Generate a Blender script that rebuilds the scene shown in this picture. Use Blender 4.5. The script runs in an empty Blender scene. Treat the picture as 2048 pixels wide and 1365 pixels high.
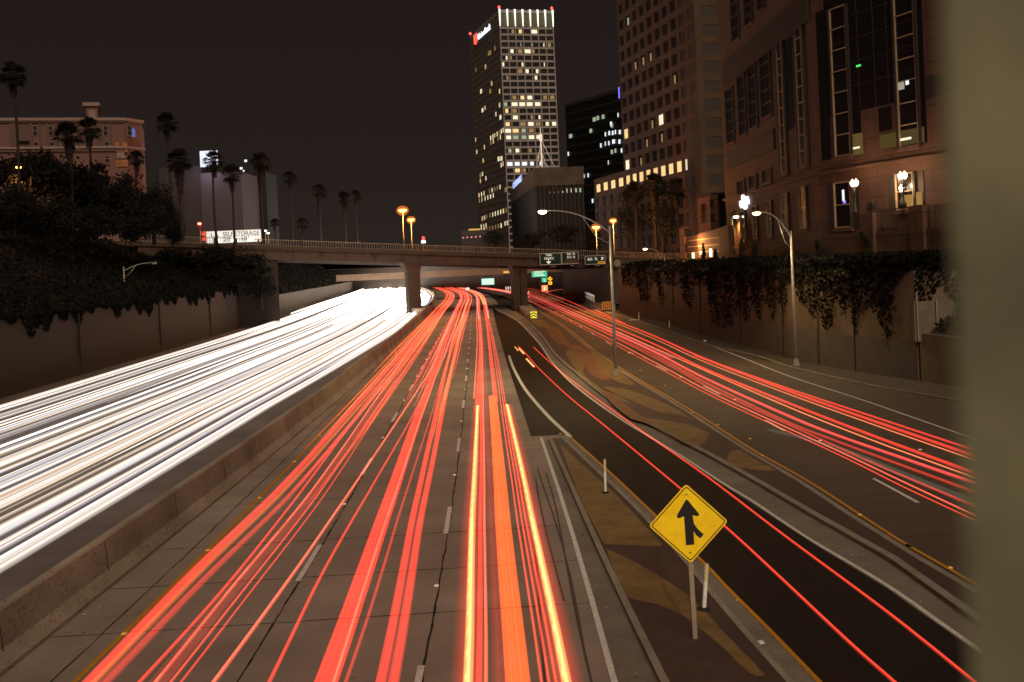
import bpy, math, random
from mathutils import Vector, Matrix
R=math.radians
random.seed(7)
SC=bpy.context.scene
COL=SC.collection
# ---------------------------------------------------------------- camera
F=2100.0; TH=R(2.5); H=8.4
cd=bpy.data.cameras.new('camera'); cam=bpy.data.objects.new('camera',cd); COL.objects.link(cam)
cam.matrix_world=Matrix.Translation((0,0,H))@Matrix.Rotation(R(90),4,'X')@Matrix.Rotation(-TH,4,'Z')
cd.sensor_width=36; cd.lens=F/2048*36; cd.shift_y=-(682.5-529)/2048
cd.clip_start=.05; cd.clip_end=6000
cd.dof.use_dof=True; cd.dof.focus_distance=45; cd.dof.aperture_fstop=1.7
SC.camera=cam
# ---------------------------------------------------------------- night sky
w=bpy.data.worlds.new('World'); SC.world=w; w.use_nodes=True
nt=w.node_tree; nt.nodes.clear()
wo=nt.nodes.new('ShaderNodeOutputWorld'); bg=nt.nodes.new('ShaderNodeBackground')
tc=nt.nodes.new('ShaderNodeTexCoord'); sx=nt.nodes.new('ShaderNodeSeparateXYZ'); cr=nt.nodes.new('ShaderNodeValToRGB')
nt.links.new(tc.outputs['Generated'],sx.inputs[0]); nt.links.new(sx.outputs['Z'],cr.inputs[0])
cr.color_ramp.elements[0].position=0.0; cr.color_ramp.elements[0].color=(.031,.0225,.0185,1)
cr.color_ramp.elements[1].position=.3; cr.color_ramp.elements[1].color=(.0175,.0115,.0115,1)
e=cr.color_ramp.elements.new(.09); e.color=(.0235,.0168,.0145,1)
nt.links.new(cr.outputs[0],bg.inputs[0]); bg.inputs[1].default_value=.80
nt.links.new(bg.outputs[0],wo.inputs[0])
# the city's own glow behind the photographer: one dim, broad, warm lamp
sd=bpy.data.lights.new('city_glow','SUN'); sun=bpy.data.objects.new('city_glow',sd); COL.objects.link(sun)
sd.energy=2.1; sd.angle=R(40); sd.color=(1,.80,.60)
sun.rotation_euler=(R(54),0,R(9))
SC.view_settings.view_transform='Standard'; SC.view_settings.look='None'
SC.view_settings.exposure=0; SC.view_settings.gamma=1
SC.cycles.transparent_max_bounces=48
SC.cycles.max_bounces=5; SC.cycles.diffuse_bounces=2

# ---------------------------------------------------------------- pixel of the photo -> place in the world
CT,ST=math.cos(TH),math.sin(TH)
def uv(px,py):
    a=(px-1024)/F; b=(529-py)/F
    return a*CT+b*ST, -a*ST+b*CT
def G(px,py,z=0):
    u,v=uv(px,py); Y=(z-H)/v
    return Vector((u*Y,Y,z))
def P(px,py,Y):
    u,v=uv(px,py)
    return Vector((u*Y,Y,H+v*Y))
def XatY(px,Y):            # X of a point on the horizon line at this pixel column
    return (px-1024)/F*Y/CT
class Frame:               # upright plane through p0 -> p1 (left to right as seen from the road)
    def __init__(s,p0,p1):
        s.o=Vector((p0[0],p0[1],0)); d=Vector((p1[0]-p0[0],p1[1]-p0[1],0)); s.L=d.length; s.d=d.normalized()
        s.n=Vector((s.d.y,-s.d.x,0)); s.a=math.atan2(s.d.y,s.d.x)
    def loc(s,px,py):
        u,v=uv(px,py); r=Vector((u,1,v)); c=Vector((0,0,H))
        t=(s.o-c).dot(s.n)/r.dot(s.n); p=c+r*t
        return (p-s.o).dot(s.d), p.z
def lerp(tab,x):
    if x<=tab[0][0]: return tab[0][1]
    for (a,b),(c,d) in zip(tab,tab[1:]):
        if x<=c: return b+(d-b)*(x-a)/(c-a)
    return tab[-1][1]
# ---------------------------------------------------------------- materials
MATS={}
def mat(name,col,rough=.8,noise=0,scale=4,col2=None,metal=0,emit=None,es=0,bump=0,detail=6,coord='Object',spec=.3,stretch=None):
    if name in MATS: return MATS[name]
    m=bpy.data.materials.new(name); m.use_nodes=True; t=m.node_tree; b=t.nodes['Principled BSDF']
    b.inputs['Base Color'].default_value=(*col,1); b.inputs['Roughness'].default_value=rough
    b.inputs['Metallic'].default_value=metal; b.inputs['Specular IOR Level'].default_value=spec
    if emit: b.inputs['Emission Color'].default_value=(*emit,1); b.inputs['Emission Strength'].default_value=es
    if noise or bump:
        c=t.nodes.new('ShaderNodeTexCoord'); mp=t.nodes.new('ShaderNodeMapping'); n=t.nodes.new('ShaderNodeTexNoise')
        if stretch: mp.inputs['Scale'].default_value=stretch
        t.links.new(c.outputs[coord],mp.inputs[0]); t.links.new(mp.outputs[0],n.inputs['Vector'])
        n.inputs['Scale'].default_value=scale; n.inputs['Detail'].default_value=detail; n.inputs['Roughness'].default_value=.65
        if noise:
            r=t.nodes.new('ShaderNodeValToRGB'); r.color_ramp.elements[0].position=.5-noise/2; r.color_ramp.elements[1].position=.5+noise/2
            r.color_ramp.elements[0].color=(*(col2 or [v*.55 for v in col]),1); r.color_ramp.elements[1].color=(*col,1)
            t.links.new(n.outputs[0],r.inputs[0]); t.links.new(r.outputs[0],b.inputs['Base Color'])
        if bump:
            bp=t.nodes.new('ShaderNodeBump'); bp.inputs['Strength'].default_value=bump; bp.inputs['Distance'].default_value=.02
            t.links.new(n.outputs[0],bp.inputs['Height']); t.links.new(bp.outputs[0],b.inputs['Normal'])
    MATS[name]=m; return m
def speckle(m,sc=22,th=.62,k=.55,big=.12):   # oil spots, grit and darker wheel-worn patches
    t=m.node_tree; b=t.nodes['Principled BSDF']; src=b.inputs['Base Color'].links[0].from_socket; c=[n for n in t.nodes if n.type=='TEX_COORD'][0]
    for (S,lo,hi,d) in ((sc,th,th+.06,k),(big,.35,.7,.72),(3.1,.66,.74,.7)):
        n=t.nodes.new('ShaderNodeTexNoise'); n.inputs['Scale'].default_value=S; n.inputs['Detail'].default_value=4; t.links.new(c.outputs['Object'],n.inputs['Vector'])
        mr=t.nodes.new('ShaderNodeMapRange'); mr.inputs[1].default_value=lo; mr.inputs[2].default_value=hi; mr.inputs[3].default_value=1; mr.inputs[4].default_value=d; t.links.new(n.outputs[0],mr.inputs[0])
        mx=t.nodes.new('ShaderNodeMix'); mx.data_type='RGBA'; mx.blend_type='MULTIPLY'; mx.inputs[0].default_value=1; t.links.new(src,mx.inputs[6]); t.links.new(mr.outputs[0],mx.inputs[7]); src=mx.outputs[2]
    t.links.new(src,b.inputs['Base Color']); return m
def oneside(t,e,k=.86):     # emission cut on back faces so the trails hardly light the road
    g_=t.nodes.new('ShaderNodeNewGeometry'); m1=t.nodes.new('ShaderNodeMath'); m1.operation='MULTIPLY_ADD'; m1.inputs[1].default_value=-k; m1.inputs[2].default_value=1
    t.links.new(g_.outputs['Backfacing'],m1.inputs[0]); m2=t.nodes.new('ShaderNodeMath'); m2.operation='MULTIPLY'; t.links.new(m1.outputs[0],m2.inputs[0])
    if e.inputs[1].links: t.links.new(e.inputs[1].links[0].from_socket,m2.inputs[1])
    else: m2.inputs[1].default_value=e.inputs[1].default_value
    t.links.new(m2.outputs[0],e.inputs[1])
def temis(name,col,s):
    if name in MATS: return MATS[name]
    m=emis(name,col,s); t=m.node_tree; oneside(t,[n for n in t.nodes if n.type=='EMISSION'][0]); return m
def emis(name,col,s):
    if name in MATS: return MATS[name]
    m=bpy.data.materials.new(name); m.use_nodes=True; t=m.node_tree; t.nodes.clear()
    o=t.nodes.new('ShaderNodeOutputMaterial'); e=t.nodes.new('ShaderNodeEmission')
    e.inputs[0].default_value=(*col,1); e.inputs[1].default_value=s; t.links.new(e.outputs[0],o.inputs[0])
    MATS[name]=m; return m
def glow(name,col,s,fine=0,soft=0):       # light added to whatever is behind it, streaked across its width
    if name in MATS: return MATS[name]
    m=bpy.data.materials.new(name); m.use_nodes=True; t=m.node_tree; t.nodes.clear()
    o=t.nodes.new('ShaderNodeOutputMaterial'); e=t.nodes.new('ShaderNodeEmission'); tr=t.nodes.new('ShaderNodeBsdfTransparent'); a=t.nodes.new('ShaderNodeAddShader')
    e.inputs[0].default_value=(*col,1); e.inputs[1].default_value=s
    if fine:
        c=t.nodes.new('ShaderNodeUVMap'); mp=t.nodes.new('ShaderNodeMapping'); n=t.nodes.new('ShaderNodeTexNoise')
        mp.inputs['Scale'].default_value=(fine,.004,1); t.links.new(c.outputs[0],mp.inputs[0]); t.links.new(mp.outputs[0],n.inputs['Vector'])
        n.inputs['Scale'].default_value=1; n.inputs['Detail'].default_value=3
        mr=t.nodes.new('ShaderNodeMapRange'); mr.inputs[1].default_value=.3; mr.inputs[2].default_value=.7; mr.inputs[3].default_value=s*.45; mr.inputs[4].default_value=s*1.45
        t.links.new(n.outputs[0],mr.inputs[0]); t.links.new(mr.outputs[0],e.inputs[1])
    oneside(t,e)
    if soft:      # brightest along its middle line, fading to its edges
        c=t.nodes.new('ShaderNodeUVMap'); sp=t.nodes.new('ShaderNodeSeparateXYZ'); t.links.new(c.outputs[0],sp.inputs[0])
        def M(op,a_,b_=None):
            n=t.nodes.new('ShaderNodeMath'); n.operation=op
            for i,v in enumerate((a_,b_)):
                if v is None: continue
                if isinstance(v,(int,float)): n.inputs[i].default_value=v
                else: t.links.new(v,n.inputs[i])
            return n.outputs[0]
        ab=M('ABSOLUTE',sp.outputs[0]); pr=M('POWER',M('MAXIMUM',M('SUBTRACT',1,ab),0),soft)
        src=e.inputs[1].links[0].from_socket; f=M('MULTIPLY',src,pr); t.links.new(f,e.inputs[1])
    t.links.new(e.outputs[0],a.inputs[0]); t.links.new(tr.outputs[0],a.inputs[1]); t.links.new(a.outputs[0],o.inputs[0])
    MATS[name]=m; return m
# ---------------------------------------------------------------- mesh building
class MB:
    def __init__(s): s.v=[]; s.f=[]; s.uv=None
    def quad(s,a,b,c,d):
        n=len(s.v); s.v+=[tuple(a),tuple(b),tuple(c),tuple(d)]; s.f.append((n,n+1,n+2,n+3)); return s
    def poly(s,pts):
        n=len(s.v); s.v+=[tuple(p) for p in pts]; s.f.append(tuple(range(n,n+len(pts)))); return s
    def box(s,x0,x1,y0,y1,z0,z1):
        n=len(s.v); s.v+=[(x0,y0,z0),(x1,y0,z0),(x1,y1,z0),(x0,y1,z0),(x0,y0,z1),(x1,y0,z1),(x1,y1,z1),(x0,y1,z1)]
        s.f+=[tuple(n+i for i in q) for q in ((0,3,2,1),(4,5,6,7),(0,1,5,4),(1,2,6,5),(2,3,7,6),(3,0,4,7))]; return s
    def prism(s,pts,z0,z1):        # footprint (x,y), ccw
        n=len(s.v); k=len(pts)
        s.v+=[(p[0],p[1],z0) for p in pts]+[(p[0],p[1],z1) for p in pts]
        s.f+=[tuple(n+i for i in range(k))[::-1],tuple(n+k+i for i in range(k))]
        s.f+=[(n+i,n+(i+1)%k,n+k+(i+1)%k,n+k+i) for i in range(k)]; return s
    def plate(s,pts,y0,y1):        # outline (x,z) given thickness along y
        n=len(s.v); k=len(pts)
        s.v+=[(p[0],y0,p[1]) for p in pts]+[(p[0],y1,p[1]) for p in pts]
        s.f+=[tuple(n+i for i in range(k)),tuple(n+k+i for i in range(k))[::-1]]
        s.f+=[(n+i,n+k+i,n+k+(i+1)%k,n+(i+1)%k) for i in range(k)]; return s
    def tube(s,pts,rad,k=8,cap=True):
        pts=[Vector(p) for p in pts]; n0=len(s.v)
        if not hasattr(rad,'__len__'): rad=[rad]*len(pts)
        for i,p in enumerate(pts):
            d=(pts[min(i+1,len(pts)-1)]-pts[max(i-1,0)]).normalized()
            up=Vector((0,0,1)) if abs(d.z)<.9 else Vector((1,0,0))
            a=d.cross(up).normalized(); b=a.cross(d)
            for j in range(k):
                t=2*math.pi*j/k; s.v.append(tuple(p+(a*math.cos(t)+b*math.sin(t))*rad[i]))
        for i in range(len(pts)-1):
            for j in range(k):
                s.f.append((n0+i*k+j,n0+i*k+(j+1)%k,n0+(i+1)*k+(j+1)%k,n0+(i+1)*k+j))
        if cap:
            s.f.append(tuple(n0+j for j in range(k))[::-1]); s.f.append(tuple(n0+(len(pts)-1)*k+j for j in range(k)))
        return s
    def lathe(s,prof,c=(0,0,0),k=14):
        n0=len(s.v)
        for r,z in prof:
            for j in range(k):
                t=2*math.pi*j/k; s.v.append((c[0]+r*math.cos(t),c[1]+r*math.sin(t),c[2]+z))
        for i in range(len(prof)-1):
            for j in range(k): s.f.append((n0+i*k+j,n0+i*k+(j+1)%k,n0+(i+1)*k+(j+1)%k,n0+(i+1)*k+j))
        s.f.append(tuple(n0+j for j in range(k))[::-1]); s.f.append(tuple(n0+(len(prof)-1)*k+j for j in range(k))); return s
    def leaf(s,p,size,asp=.6,drop=0):
        a=Vector((random.gauss(0,1),random.gauss(0,1),random.gauss(0,1)-drop)).normalized()
        b=a.cross(Vector((random.gauss(0,1),random.gauss(0,1),random.gauss(0,1)))).normalized()
        p=Vector(p); a*=size*.5; b*=size*.5*asp
        s.quad(p-a,p-b,p+a,p+b)
    def build(s,name,m,parent=None,smooth=False,loc=None,rz=None):
        me=bpy.data.meshes.new(name); me.from_pydata(s.v,[],s.f); me.update()
        if s.uv:
            ul=me.uv_layers.new(name='UVMap')
            for l in me.loops: ul.data[l.index].uv=s.uv[l.vertex_index]
        if m: me.materials.append(m)
        if smooth: me.polygons.foreach_set('use_smooth',[True]*len(me.polygons))
        o=bpy.data.objects.new(name,me); COL.objects.link(o)
        if parent: o.parent=parent
        if loc is not None: o.location=loc
        if rz is not None: o.rotation_euler.z=rz
        return o
def tag(o,label=None,cat=None,group=None,kind=None):
    if label: o['label']=label
    if cat: o['category']=cat
    if group: o['group']=group
    if kind: o['kind']=kind
    return o
def empty(name,loc=(0,0,0),rz=0,label=None,cat=None,group=None):
    o=bpy.data.objects.new(name,None); COL.objects.link(o); o.location=loc; o.rotation_euler=(0,0,rz)
    o.empty_display_size=.2
    return tag(o,label,cat,group)
def kids(o): return [c for c in bpy.data.objects if c.parent==o]
def copy_tree(o,parent=None):
    c=o.copy(); COL.objects.link(c); c.parent=parent
    for ch in kids(o): copy_tree(ch,c)
    return c
def text(name,s,size,m,parent,x,y,z,w=None,ext=.01,rz=0):   # upright lettering facing -y; centred; w = fitted width
    cu=bpy.data.curves.new(name,'FONT'); cu.body=s; cu.size=size; cu.extrude=ext; cu.align_x='CENTER'; cu.align_y='CENTER'; cu.resolution_u=3
    t=bpy.data.objects.new(name,cu); me=bpy.data.meshes.new_from_object(t); bpy.data.objects.remove(t)
    me.name=name; me.materials.clear(); me.materials.append(m)
    o=bpy.data.objects.new(name,me); COL.objects.link(o); o.parent=parent; o.location=(x,y,z); o.rotation_euler=(R(90),0,rz)
    if w:
        xs=[v.co.x for v in me.vertices]; o.scale.x=w/(max(xs)-min(xs))
    return o
def pointlight(name,loc,W,col,r=.25,parent=None,spot=None,aim=None,blend=.6):
    l=bpy.data.lights.new(name,'SPOT' if spot else 'POINT'); l.energy=W; l.color=col; l.shadow_soft_size=r
    o=bpy.data.objects.new(name,l); COL.objects.link(o); o.location=loc
    if spot:
        l.spot_size=R(spot); l.spot_blend=blend
        d=(Vector(aim)-Vector(loc)) if aim is not None else Vector((0,0,-1))
        o.rotation_euler=d.to_track_quat('-Z','Y').to_euler()
    if parent: o.parent=parent
    return o
def smooth(pts,n=6):       # Catmull-Rom through world points
    out=[]
    for i in range(len(pts)-1):
        p0=pts[max(i-1,0)];p1=pts[i];p2=pts[i+1];p3=pts[min(i+2,len(pts)-1)]
        for k in range(n):
            t=k/n; out.append(.5*((2*p1)+(p2-p0)*t+(2*p0-5*p1+4*p2-p3)*t*t+(3*p1-p0-3*p2+p3)*t*t*t))
    out.append(pts[-1]); return out
def offset(pts,d):         # shift a line sideways (positive to its right) in plan
    o=[]
    for i,p in enumerate(pts):
        t=(pts[min(i+1,len(pts)-1)]-pts[max(i-1,0)]); t.z=0; t.normalize(); o.append(p+Vector((t.y,-t.x,0))*d)
    return o
def strip(mb,a,b):
    for i in range(len(a)-1): mb.quad(a[i],b[i],b[i+1],a[i+1])
# ---------------------------------------------------------------- road alignments (X as function of Y)
CUR=[(-20,0),(22,0),(35,-.25),(50,-.7),(65,-1.15),(100,-2.3),(130,-3.3),(190,-5.4),(230,-6.6),(261,-7.9),(298,-10.2),(328,-13.1),(380,-19),(430,-27),(520,-44)]
BAR=[(-20,-11.35),(25,-11.37),(50,-11.5),(80,-11.85),(120,-12.8),(155,-14.0),(190,-15.3),(237,-17.6),(290,-21.2),(350,-28),(430,-40),(520,-58)]
LED=[(-20,-33),(40,-33.3),(69,-34.2),(90,-35.6),(123,-37.2),(150,-39),(179,-41),(255,-47.5),(330,-53),(435,-62),(520,-76)]
def sm(tab,Y):  # smoothed lookup
    return sum(lerp(tab,Y+d) for d in (-14,-7,0,7,14))/5
cur=lambda Y: sm(CUR,Y)
bar=lambda Y: sm(BAR,Y)
led=lambda Y: sm(LED,Y)
YS=[-20,-10,0,8,16]+[20+4*i for i in range(20)]+[100+8*i for i in range(53)]
def line(fn,ys=YS,z=0): return [Vector((fn(y),y,z)) for y in ys]

M_conc=mat('road_concrete',(.36,.28,.23),.75,.5,.35,(.22,.17,.138),bump=.25,detail=9)
M_conc2=mat('left_road_concrete',(.20,.155,.14),.7,.5,.3,(.12,.092,.083),bump=.2,detail=9)
M_gut=mat('gutter_concrete',(.27,.22,.175),.8,.5,.8,(.15,.12,.095),bump=.4,detail=9)
M_kerb=mat('kerb_concrete',(.36,.30,.235),.8,.5,1.5,(.2,.165,.13),bump=.4,detail=9)
M_asph=mat('black_asphalt',(.026,.017,.013),.75,.5,.9,(.013,.010,.009),bump=.5,detail=10,spec=.12)
M_dark=mat('sealed_joint',(.018,.014,.012),.9)
M_white=mat('white_paint',(.78,.75,.7),.6,.35,9,(.42,.38,.34),detail=8)
M_yel=mat('yellow_paint',(.62,.27,.015),.6,.4,9,(.38,.16,.015),detail=8)
M_olive=mat('olive_paving',(.31,.185,.06),.7,.6,1.3,(.10,.06,.032),bump=.3,detail=9)
M_maroon=mat('maroon_paving',(.095,.052,.046),.7,.5,.9,(.055,.032,.028),bump=.3,detail=9)
M_orange=mat('orange_paving',(.34,.13,.05),.7,.7,1.5,(.085,.045,.03),bump=.3,detail=9)
M_dirt=mat('roadside_dirt',(.085,.062,.045),.95,.5,2,(.05,.036,.028),bump=.6,detail=9)
M_wall=mat('wall_concrete',(.20,.14,.092),.85,.55,.22,(.10,.068,.046),bump=.3,detail=9,stretch=(1,1,.35))
M_wall2=mat('patched_wall_paint',(.125,.098,.09),.85,.5,.5,(.085,.066,.062),detail=8)
M_bar=mat('barrier_concrete',(.50,.41,.31),.85,.6,.5,(.17,.13,.095),bump=.4,detail=9,stretch=(1,.5,.6))
M_brdg=mat('bridge_concrete',(.072,.042,.027),.85,.6,.35,(.042,.026,.018),bump=.3,detail=9,stretch=(1,1,.4))
M_brdk=mat('bridge_dark_concrete',(.085,.062,.05),.9,.5,.5)
M_met=mat('galvanised_steel',(.36,.34,.30),.5,.4,6,(.24,.22,.19),metal=.2)
M_dmet=mat('dark_metal',(.03,.026,.024),.5)
M_ivy=mat('ivy_leaves',(.010,.009,.006),.8,.5,.5,(.004,.004,.003),spec=.1)
M_leaf=mat('dark_foliage',(.014,.012,.008),.85,.5,.8,(.006,.006,.004),spec=.1)
M_palm=mat('palm_fronds',(.016,.013,.008),.85,.4,1,spec=.1)
M_skirt=mat('dead_fronds',(.024,.012,.009),.9,.4,1)
M_bark=mat('bark',(.026,.018,.013),.95,.5,5)
M_hill=mat('hillside_soil',(.018,.012,.009),.95,.5,.25,(.010,.007,.006),bump=.5)
for m_ in (M_conc,M_gut,M_kerb,M_olive,M_orange,M_maroon,M_conc2): speckle(m_)
speckle(M_bar,9,.58,.6,.35); speckle(M_wall,5,.6,.7,.4)
# ---------------------------------------------------------------- ground and roads
g=MB(); g.quad((-600,-60,-.35),(600,-60,-.35),(600,1500,-.35),(-600,1500,-.35))
tag(g.build('ground',M_hill),kind='structure')
def sheet(name,a,b,m,ys=YS,z=0):
    mb=MB(); strip(mb,line(a,ys,z),line(b,ys,z)); return tag(mb.build(name,m),kind='structure')
rd=MB(); A=line(lambda y:bar(y)-.5); B=line(lambda y:3.1+cur(y)); strip(rd,A,B)
tag(rd.build('freeway',M_conc),kind='structure')
sheet('opposite_freeway',lambda y:led(y)-4.5,lambda y:bar(y)-.6,M_conc2,z=.002)
# right carriageway
YEL2=[(1076,621),(1117,645),(1149,668),(1178,692),(1231,730),(1281,762),(1331,791),(1398,831),(1500,897),(1612,961),(1719,1030),(1814,1091),(1931,1158)]
RWH=[(1160,602),(1193,617),(1246,633),(1330,661),(1453,704),(1575,752),(1719,799),(1926,871)]
REDG=[(1170,600),(1234,628),(1296,649),(1398,687),(1500,711),(1586,738),(1745,775),(1910,803)]
def ext(pts,near=None,far=None):
    if near: pts=pts+[pts[-1]+(pts[-1]-pts[-2]).normalized()*near]
    if far: pts=[pts[0]+(pts[0]-pts[1]).normalized()*far]+pts
    return pts
WP=lambda l,z=0:[G(x,y,z) for x,y in l]
yel2=smooth(ext([Vector((-40,520,0)),Vector((-17,400,0)),Vector((-3.5,290,0)),Vector((1.5,235,0))]+WP(YEL2),near=30))
rwh=smooth(ext(WP(RWH),near=40)); redg=smooth(ext(WP(REDG),near=45))
rc=MB()
def resample(pts,ys):
    out=[]
    tab=sorted((p.y,p.x) for p in pts)
    return [Vector((lerp(tab,y),y,0)) for y in ys]
yr=[-10,0,10,20]+[24+4*i for i in range(60)]
RX=[(p.y,p.x) for p in redg]; RX.sort(); YX=sorted((p.y,p.x) for p in yel2)
strip(rc,[Vector((lerp(YX,y)-.6,y,.004)) for y in yr+[280,320,360,400,450,520]],[Vector((lerp(RX,y)+(0 if y<190 else -(y-190)*.07),y,.004)) for y in yr+[280,320,360,400,450,520]])
M_coll=speckle(mat('collector_concrete',(.115,.08,.06),.75,.5,.3,(.07,.049,.037),bump=.25,detail=9))
tag(rc.build('right_carriageway',M_coll),kind='structure')
# dark ramp asphalt between mainline and painted island
WR2=[(973,595),(988,616),(1017,632),(1038,645),(1061,668),(1082,692),(1099,718),(1123,747),(1152,774),(1193,806),(1252,846),(1310,881),(1369,917),(1445,967),(1506,1004),(1612,1075),(1772,1171),(1939,1288)]
KB2=[(1000,601),(1020,619),(1048,640),(1076,668),(1090,686),(1111,715),(1155,753),(1193,786),(1237,817),(1281,841),(1322,867),(1369,894),(1404,909),(1500,963),(1559,1000),(1719,1091),(1804,1142),(1936,1240)]
wr2=smooth(ext(WP(WR2),near=14)); kb2=smooth(ext(WP(KB2),near=16))
ASL=[(981,600),(992,650),(1012,720),(1038,800),(1062,873),(1140,873),(1200,925),(1306,1022),(1406,1118),(1460,1176),(1533,1250),(1633,1355)]
asl=ext(WP(ASL,.006),near=12)
pts=[p for p in asl]+[Vector((p.x+.12,p.y,.006)) for p in reversed(wr2)]
# triangulate by pairing in depth
lt=sorted((p.y,p.x) for p in asl if True)
as_=MB()
left_near=sorted((p.y,p.x) for p in asl[5:]); left_far=sorted((p.y,p.x) for p in asl[:5]); ysplit=asl[4].y
WRX=sorted((p.y,p.x) for p in wr2)
ya=[11,14,17,20,24,28,32,36,40,44,48,ysplit-.01]; yb=[ysplit,56,62,70,80,92,106,122,140,160,185,205]
strip(as_,[Vector((lerp(left_near,y),y,.008)) for y in ya],[Vector((lerp(WRX,y)+.15,y,.008)) for y in ya])
strip(as_,[Vector((lerp(left_far,y),y,.008)) for y in yb],[Vector((lerp(WRX,y)+.15,y,.008)) for y in yb])
tag(as_.build('ramp_asphalt',M_asph),kind='structure')
gt=MB(); KBX=sorted((p.y,p.x) for p in kb2); yg=[10,13,16,19,22]+[26+4*i for i in range(18)]+[100+8*i for i in range(16)]
strip(gt,[Vector((lerp(WRX,y)-.1,y,.014)) for y in yg],[Vector((lerp(KBX,y)+.05,y,.014)) for y in yg])
tag(gt.build('ramp_gutter',M_gut),kind='structure')
mk=MB()
def stripe(mb,pts,wd,z):
    a=[Vector((p.x,p.y,z)) for p in offset(pts,-wd/2)]; b=[Vector((p.x,p.y,z)) for p in offset(pts,wd/2)]; strip(mb,a,b)
stripe(mk,wr2,.12,.020)
stripe(mk,rwh,.12,.020)
gore=smooth(WP([(1018,712),(1026,735),(1042,766),(1060,792),(1098,835),(1141,875)]))
stripe(mk,gore,.22,.022)
er=line(lambda y:1.75+cur(y),[ -10,0,8,14,20,26,32,38,44,50.6])
stripe(mk,er,.13,.012)
# dashes on the freeway (12 ft dash in a 48 ft period)
def dashes(x0,phase,y1=330):
    y=phase
    while y<y1:
        ys=[y,y+1.2,y+2.4,y+3.7]; stripe(mk,[Vector((x0+cur(t),t,0)) for t in ys],.15,.012); y+=14.6
L1,L2,YL=-6.05,-2.2,-9.5
dashes(L1,28.7); dashes(L2,33.1-14.6)
for s in range(5):
    d=[];
CD=smooth(ext(WP([(1090,610),(1222,690),(1262,706),(1325,738),(1412,775),(1515,832),(1600,880),(1760,965),(1880,1030)]),near=20))
acc=0
for i in range(0,len(CD)-1):
    seg=(CD[i+1]-CD[i]).length
    n=max(1,int(seg/.6))
    for k in range(n):
        if (acc%14.6)<3.7:
            a=CD[i].lerp(CD[i+1],k/n); b=CD[i].lerp(CD[i+1],(k+1)/n); stripe(mk,[a,b],.14,.014)
        acc+=seg/n
tag(mk.build('white_road_markings',M_white),kind='structure')
ym=MB()
stripe(ym,line(lambda y:YL+cur(y)),.14,.012)
stripe(ym,yel2,.12,.020)
gl=smooth(WP([(1141,876),(1214,941),(1306,1028),(1406,1126),(1460,1183),(1533,1256),(1633,1360)])); stripe(ym,ext(gl,near=9),.11,.024)
tag(ym.build('yellow_road_markings',M_yel),kind='structure')
# sealed joints between the concrete slabs
jt=MB(); y=6; random.seed(3); k=0
def wob(p0,p1,wd,z,n=14,am=.05):
    pts=[p0.lerp(p1,i/n)+Vector((random.uniform(-am,am),random.uniform(-am,am),0)) for i in range(n+1)]
    for i in range(n):
        h=wd*random.uniform(.3,1)/2; h2=wd*random.uniform(.3,1)/2
        d=(pts[i+1]-pts[i]).normalized(); q=Vector((d.y,-d.x,0)); zz=Vector((0,0,z))
        jt.quad(pts[i]-q*h+zz,pts[i]+q*h+zz,pts[i+1]+q*h2+zz,pts[i+1]-q*h2+zz)
while y<260:
    sk=.9
    wob(Vector((bar(y)+.05,y,0)),Vector((3.0+cur(y),y+sk,0)),.05 if y<70 else .08,.008,20,.02)
    y+=[3.7,4.0,5.8,5.5][k%4]; k+=1
for x0 in (YL-.55,L1+.06,L2+.07):
    ys=[5+3*i for i in range(60)]
    for a,b in zip(ys,ys[1:]):
        wob(Vector((x0+cur(a),a,0)),Vector((x0+cur(b),b,0)),.075 if x0>-8 else .05,.008,4,.02)
y=20
while y<150:
    xa=lerp(YX,y); xb=lerp(RX,y); wob(Vector((xa,y,0)),Vector((xb,y+1.5,0)),.06,.010,12,.03); y+=5.2
while False: pass
y=5
while y<50:      # across the gutter beside the gore island
    wob(Vector((1.9+cur(y),y,0)),Vector((3.05+cur(y),y+.2,0)),.04,.010,3,.01); y+=3.9
for xx in (-16.3,-20,-23.7,-27.4):
    ys=[10+4*i for i in range(50)]
    for a,b in zip(ys,ys[1:]):
        f=(xx+11.4)/(-33+11.4)
        wob(Vector((bar(a)+f*(led(a)-bar(a)),a,0)),Vector((bar(b)+f*(led(b)-bar(b)),b,0)),.06,.008,3,.02)
tag(jt.build('slab_joints',M_dark),kind='structure')
# ---------------------------------------------------------------- gore island (narrow, between freeway and ramp)
def kerb_island(name,left,right,m_top,m_k,h=.15,kw=.16):
    n=max(len(left),len(right))
    mb=MB(); mt=MB()
    li=offset(left,-kw); ri=offset(right,kw)
    for a,b,sg in ((left,li,1),(right,ri,-1)):
        for i in range(len(a)-1):
            za=Vector((0,0,h)); 
            mb.quad(a[i],a[i+1],a[i+1]+za*.9,a[i]+za*.9); mb.quad(a[i]+za*.9,a[i+1]+za*.9,b[i+1]+za,b[i]+za)
            mb.quad(b[i]+za,b[i+1]+za,b[i+1]+za*.1,b[i]+za*.1)
    return mb,li,ri
IL=smooth(WP([(1097,882),(1137,974),(1175,1062),(1233,1190),(1310,1352)]),5); IL=ext(IL,near=9)
IR=smooth(WP([(1128,880),(1185,935),(1262,1008),(1340,1090),(1390,1146),(1436,1203),(1495,1272),(1566,1352)]),4); IR=ext(IR,near=9)
mb,li,ri=kerb_island('k',IL,IR,None,None)
mb.quad(IL[0],IL[0]+Vector((0,0,.14)),IR[0]+Vector((0,0,.14)),IR[0])
tag(mb.build('gore_kerb',M_kerb),kind='structure')
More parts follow.
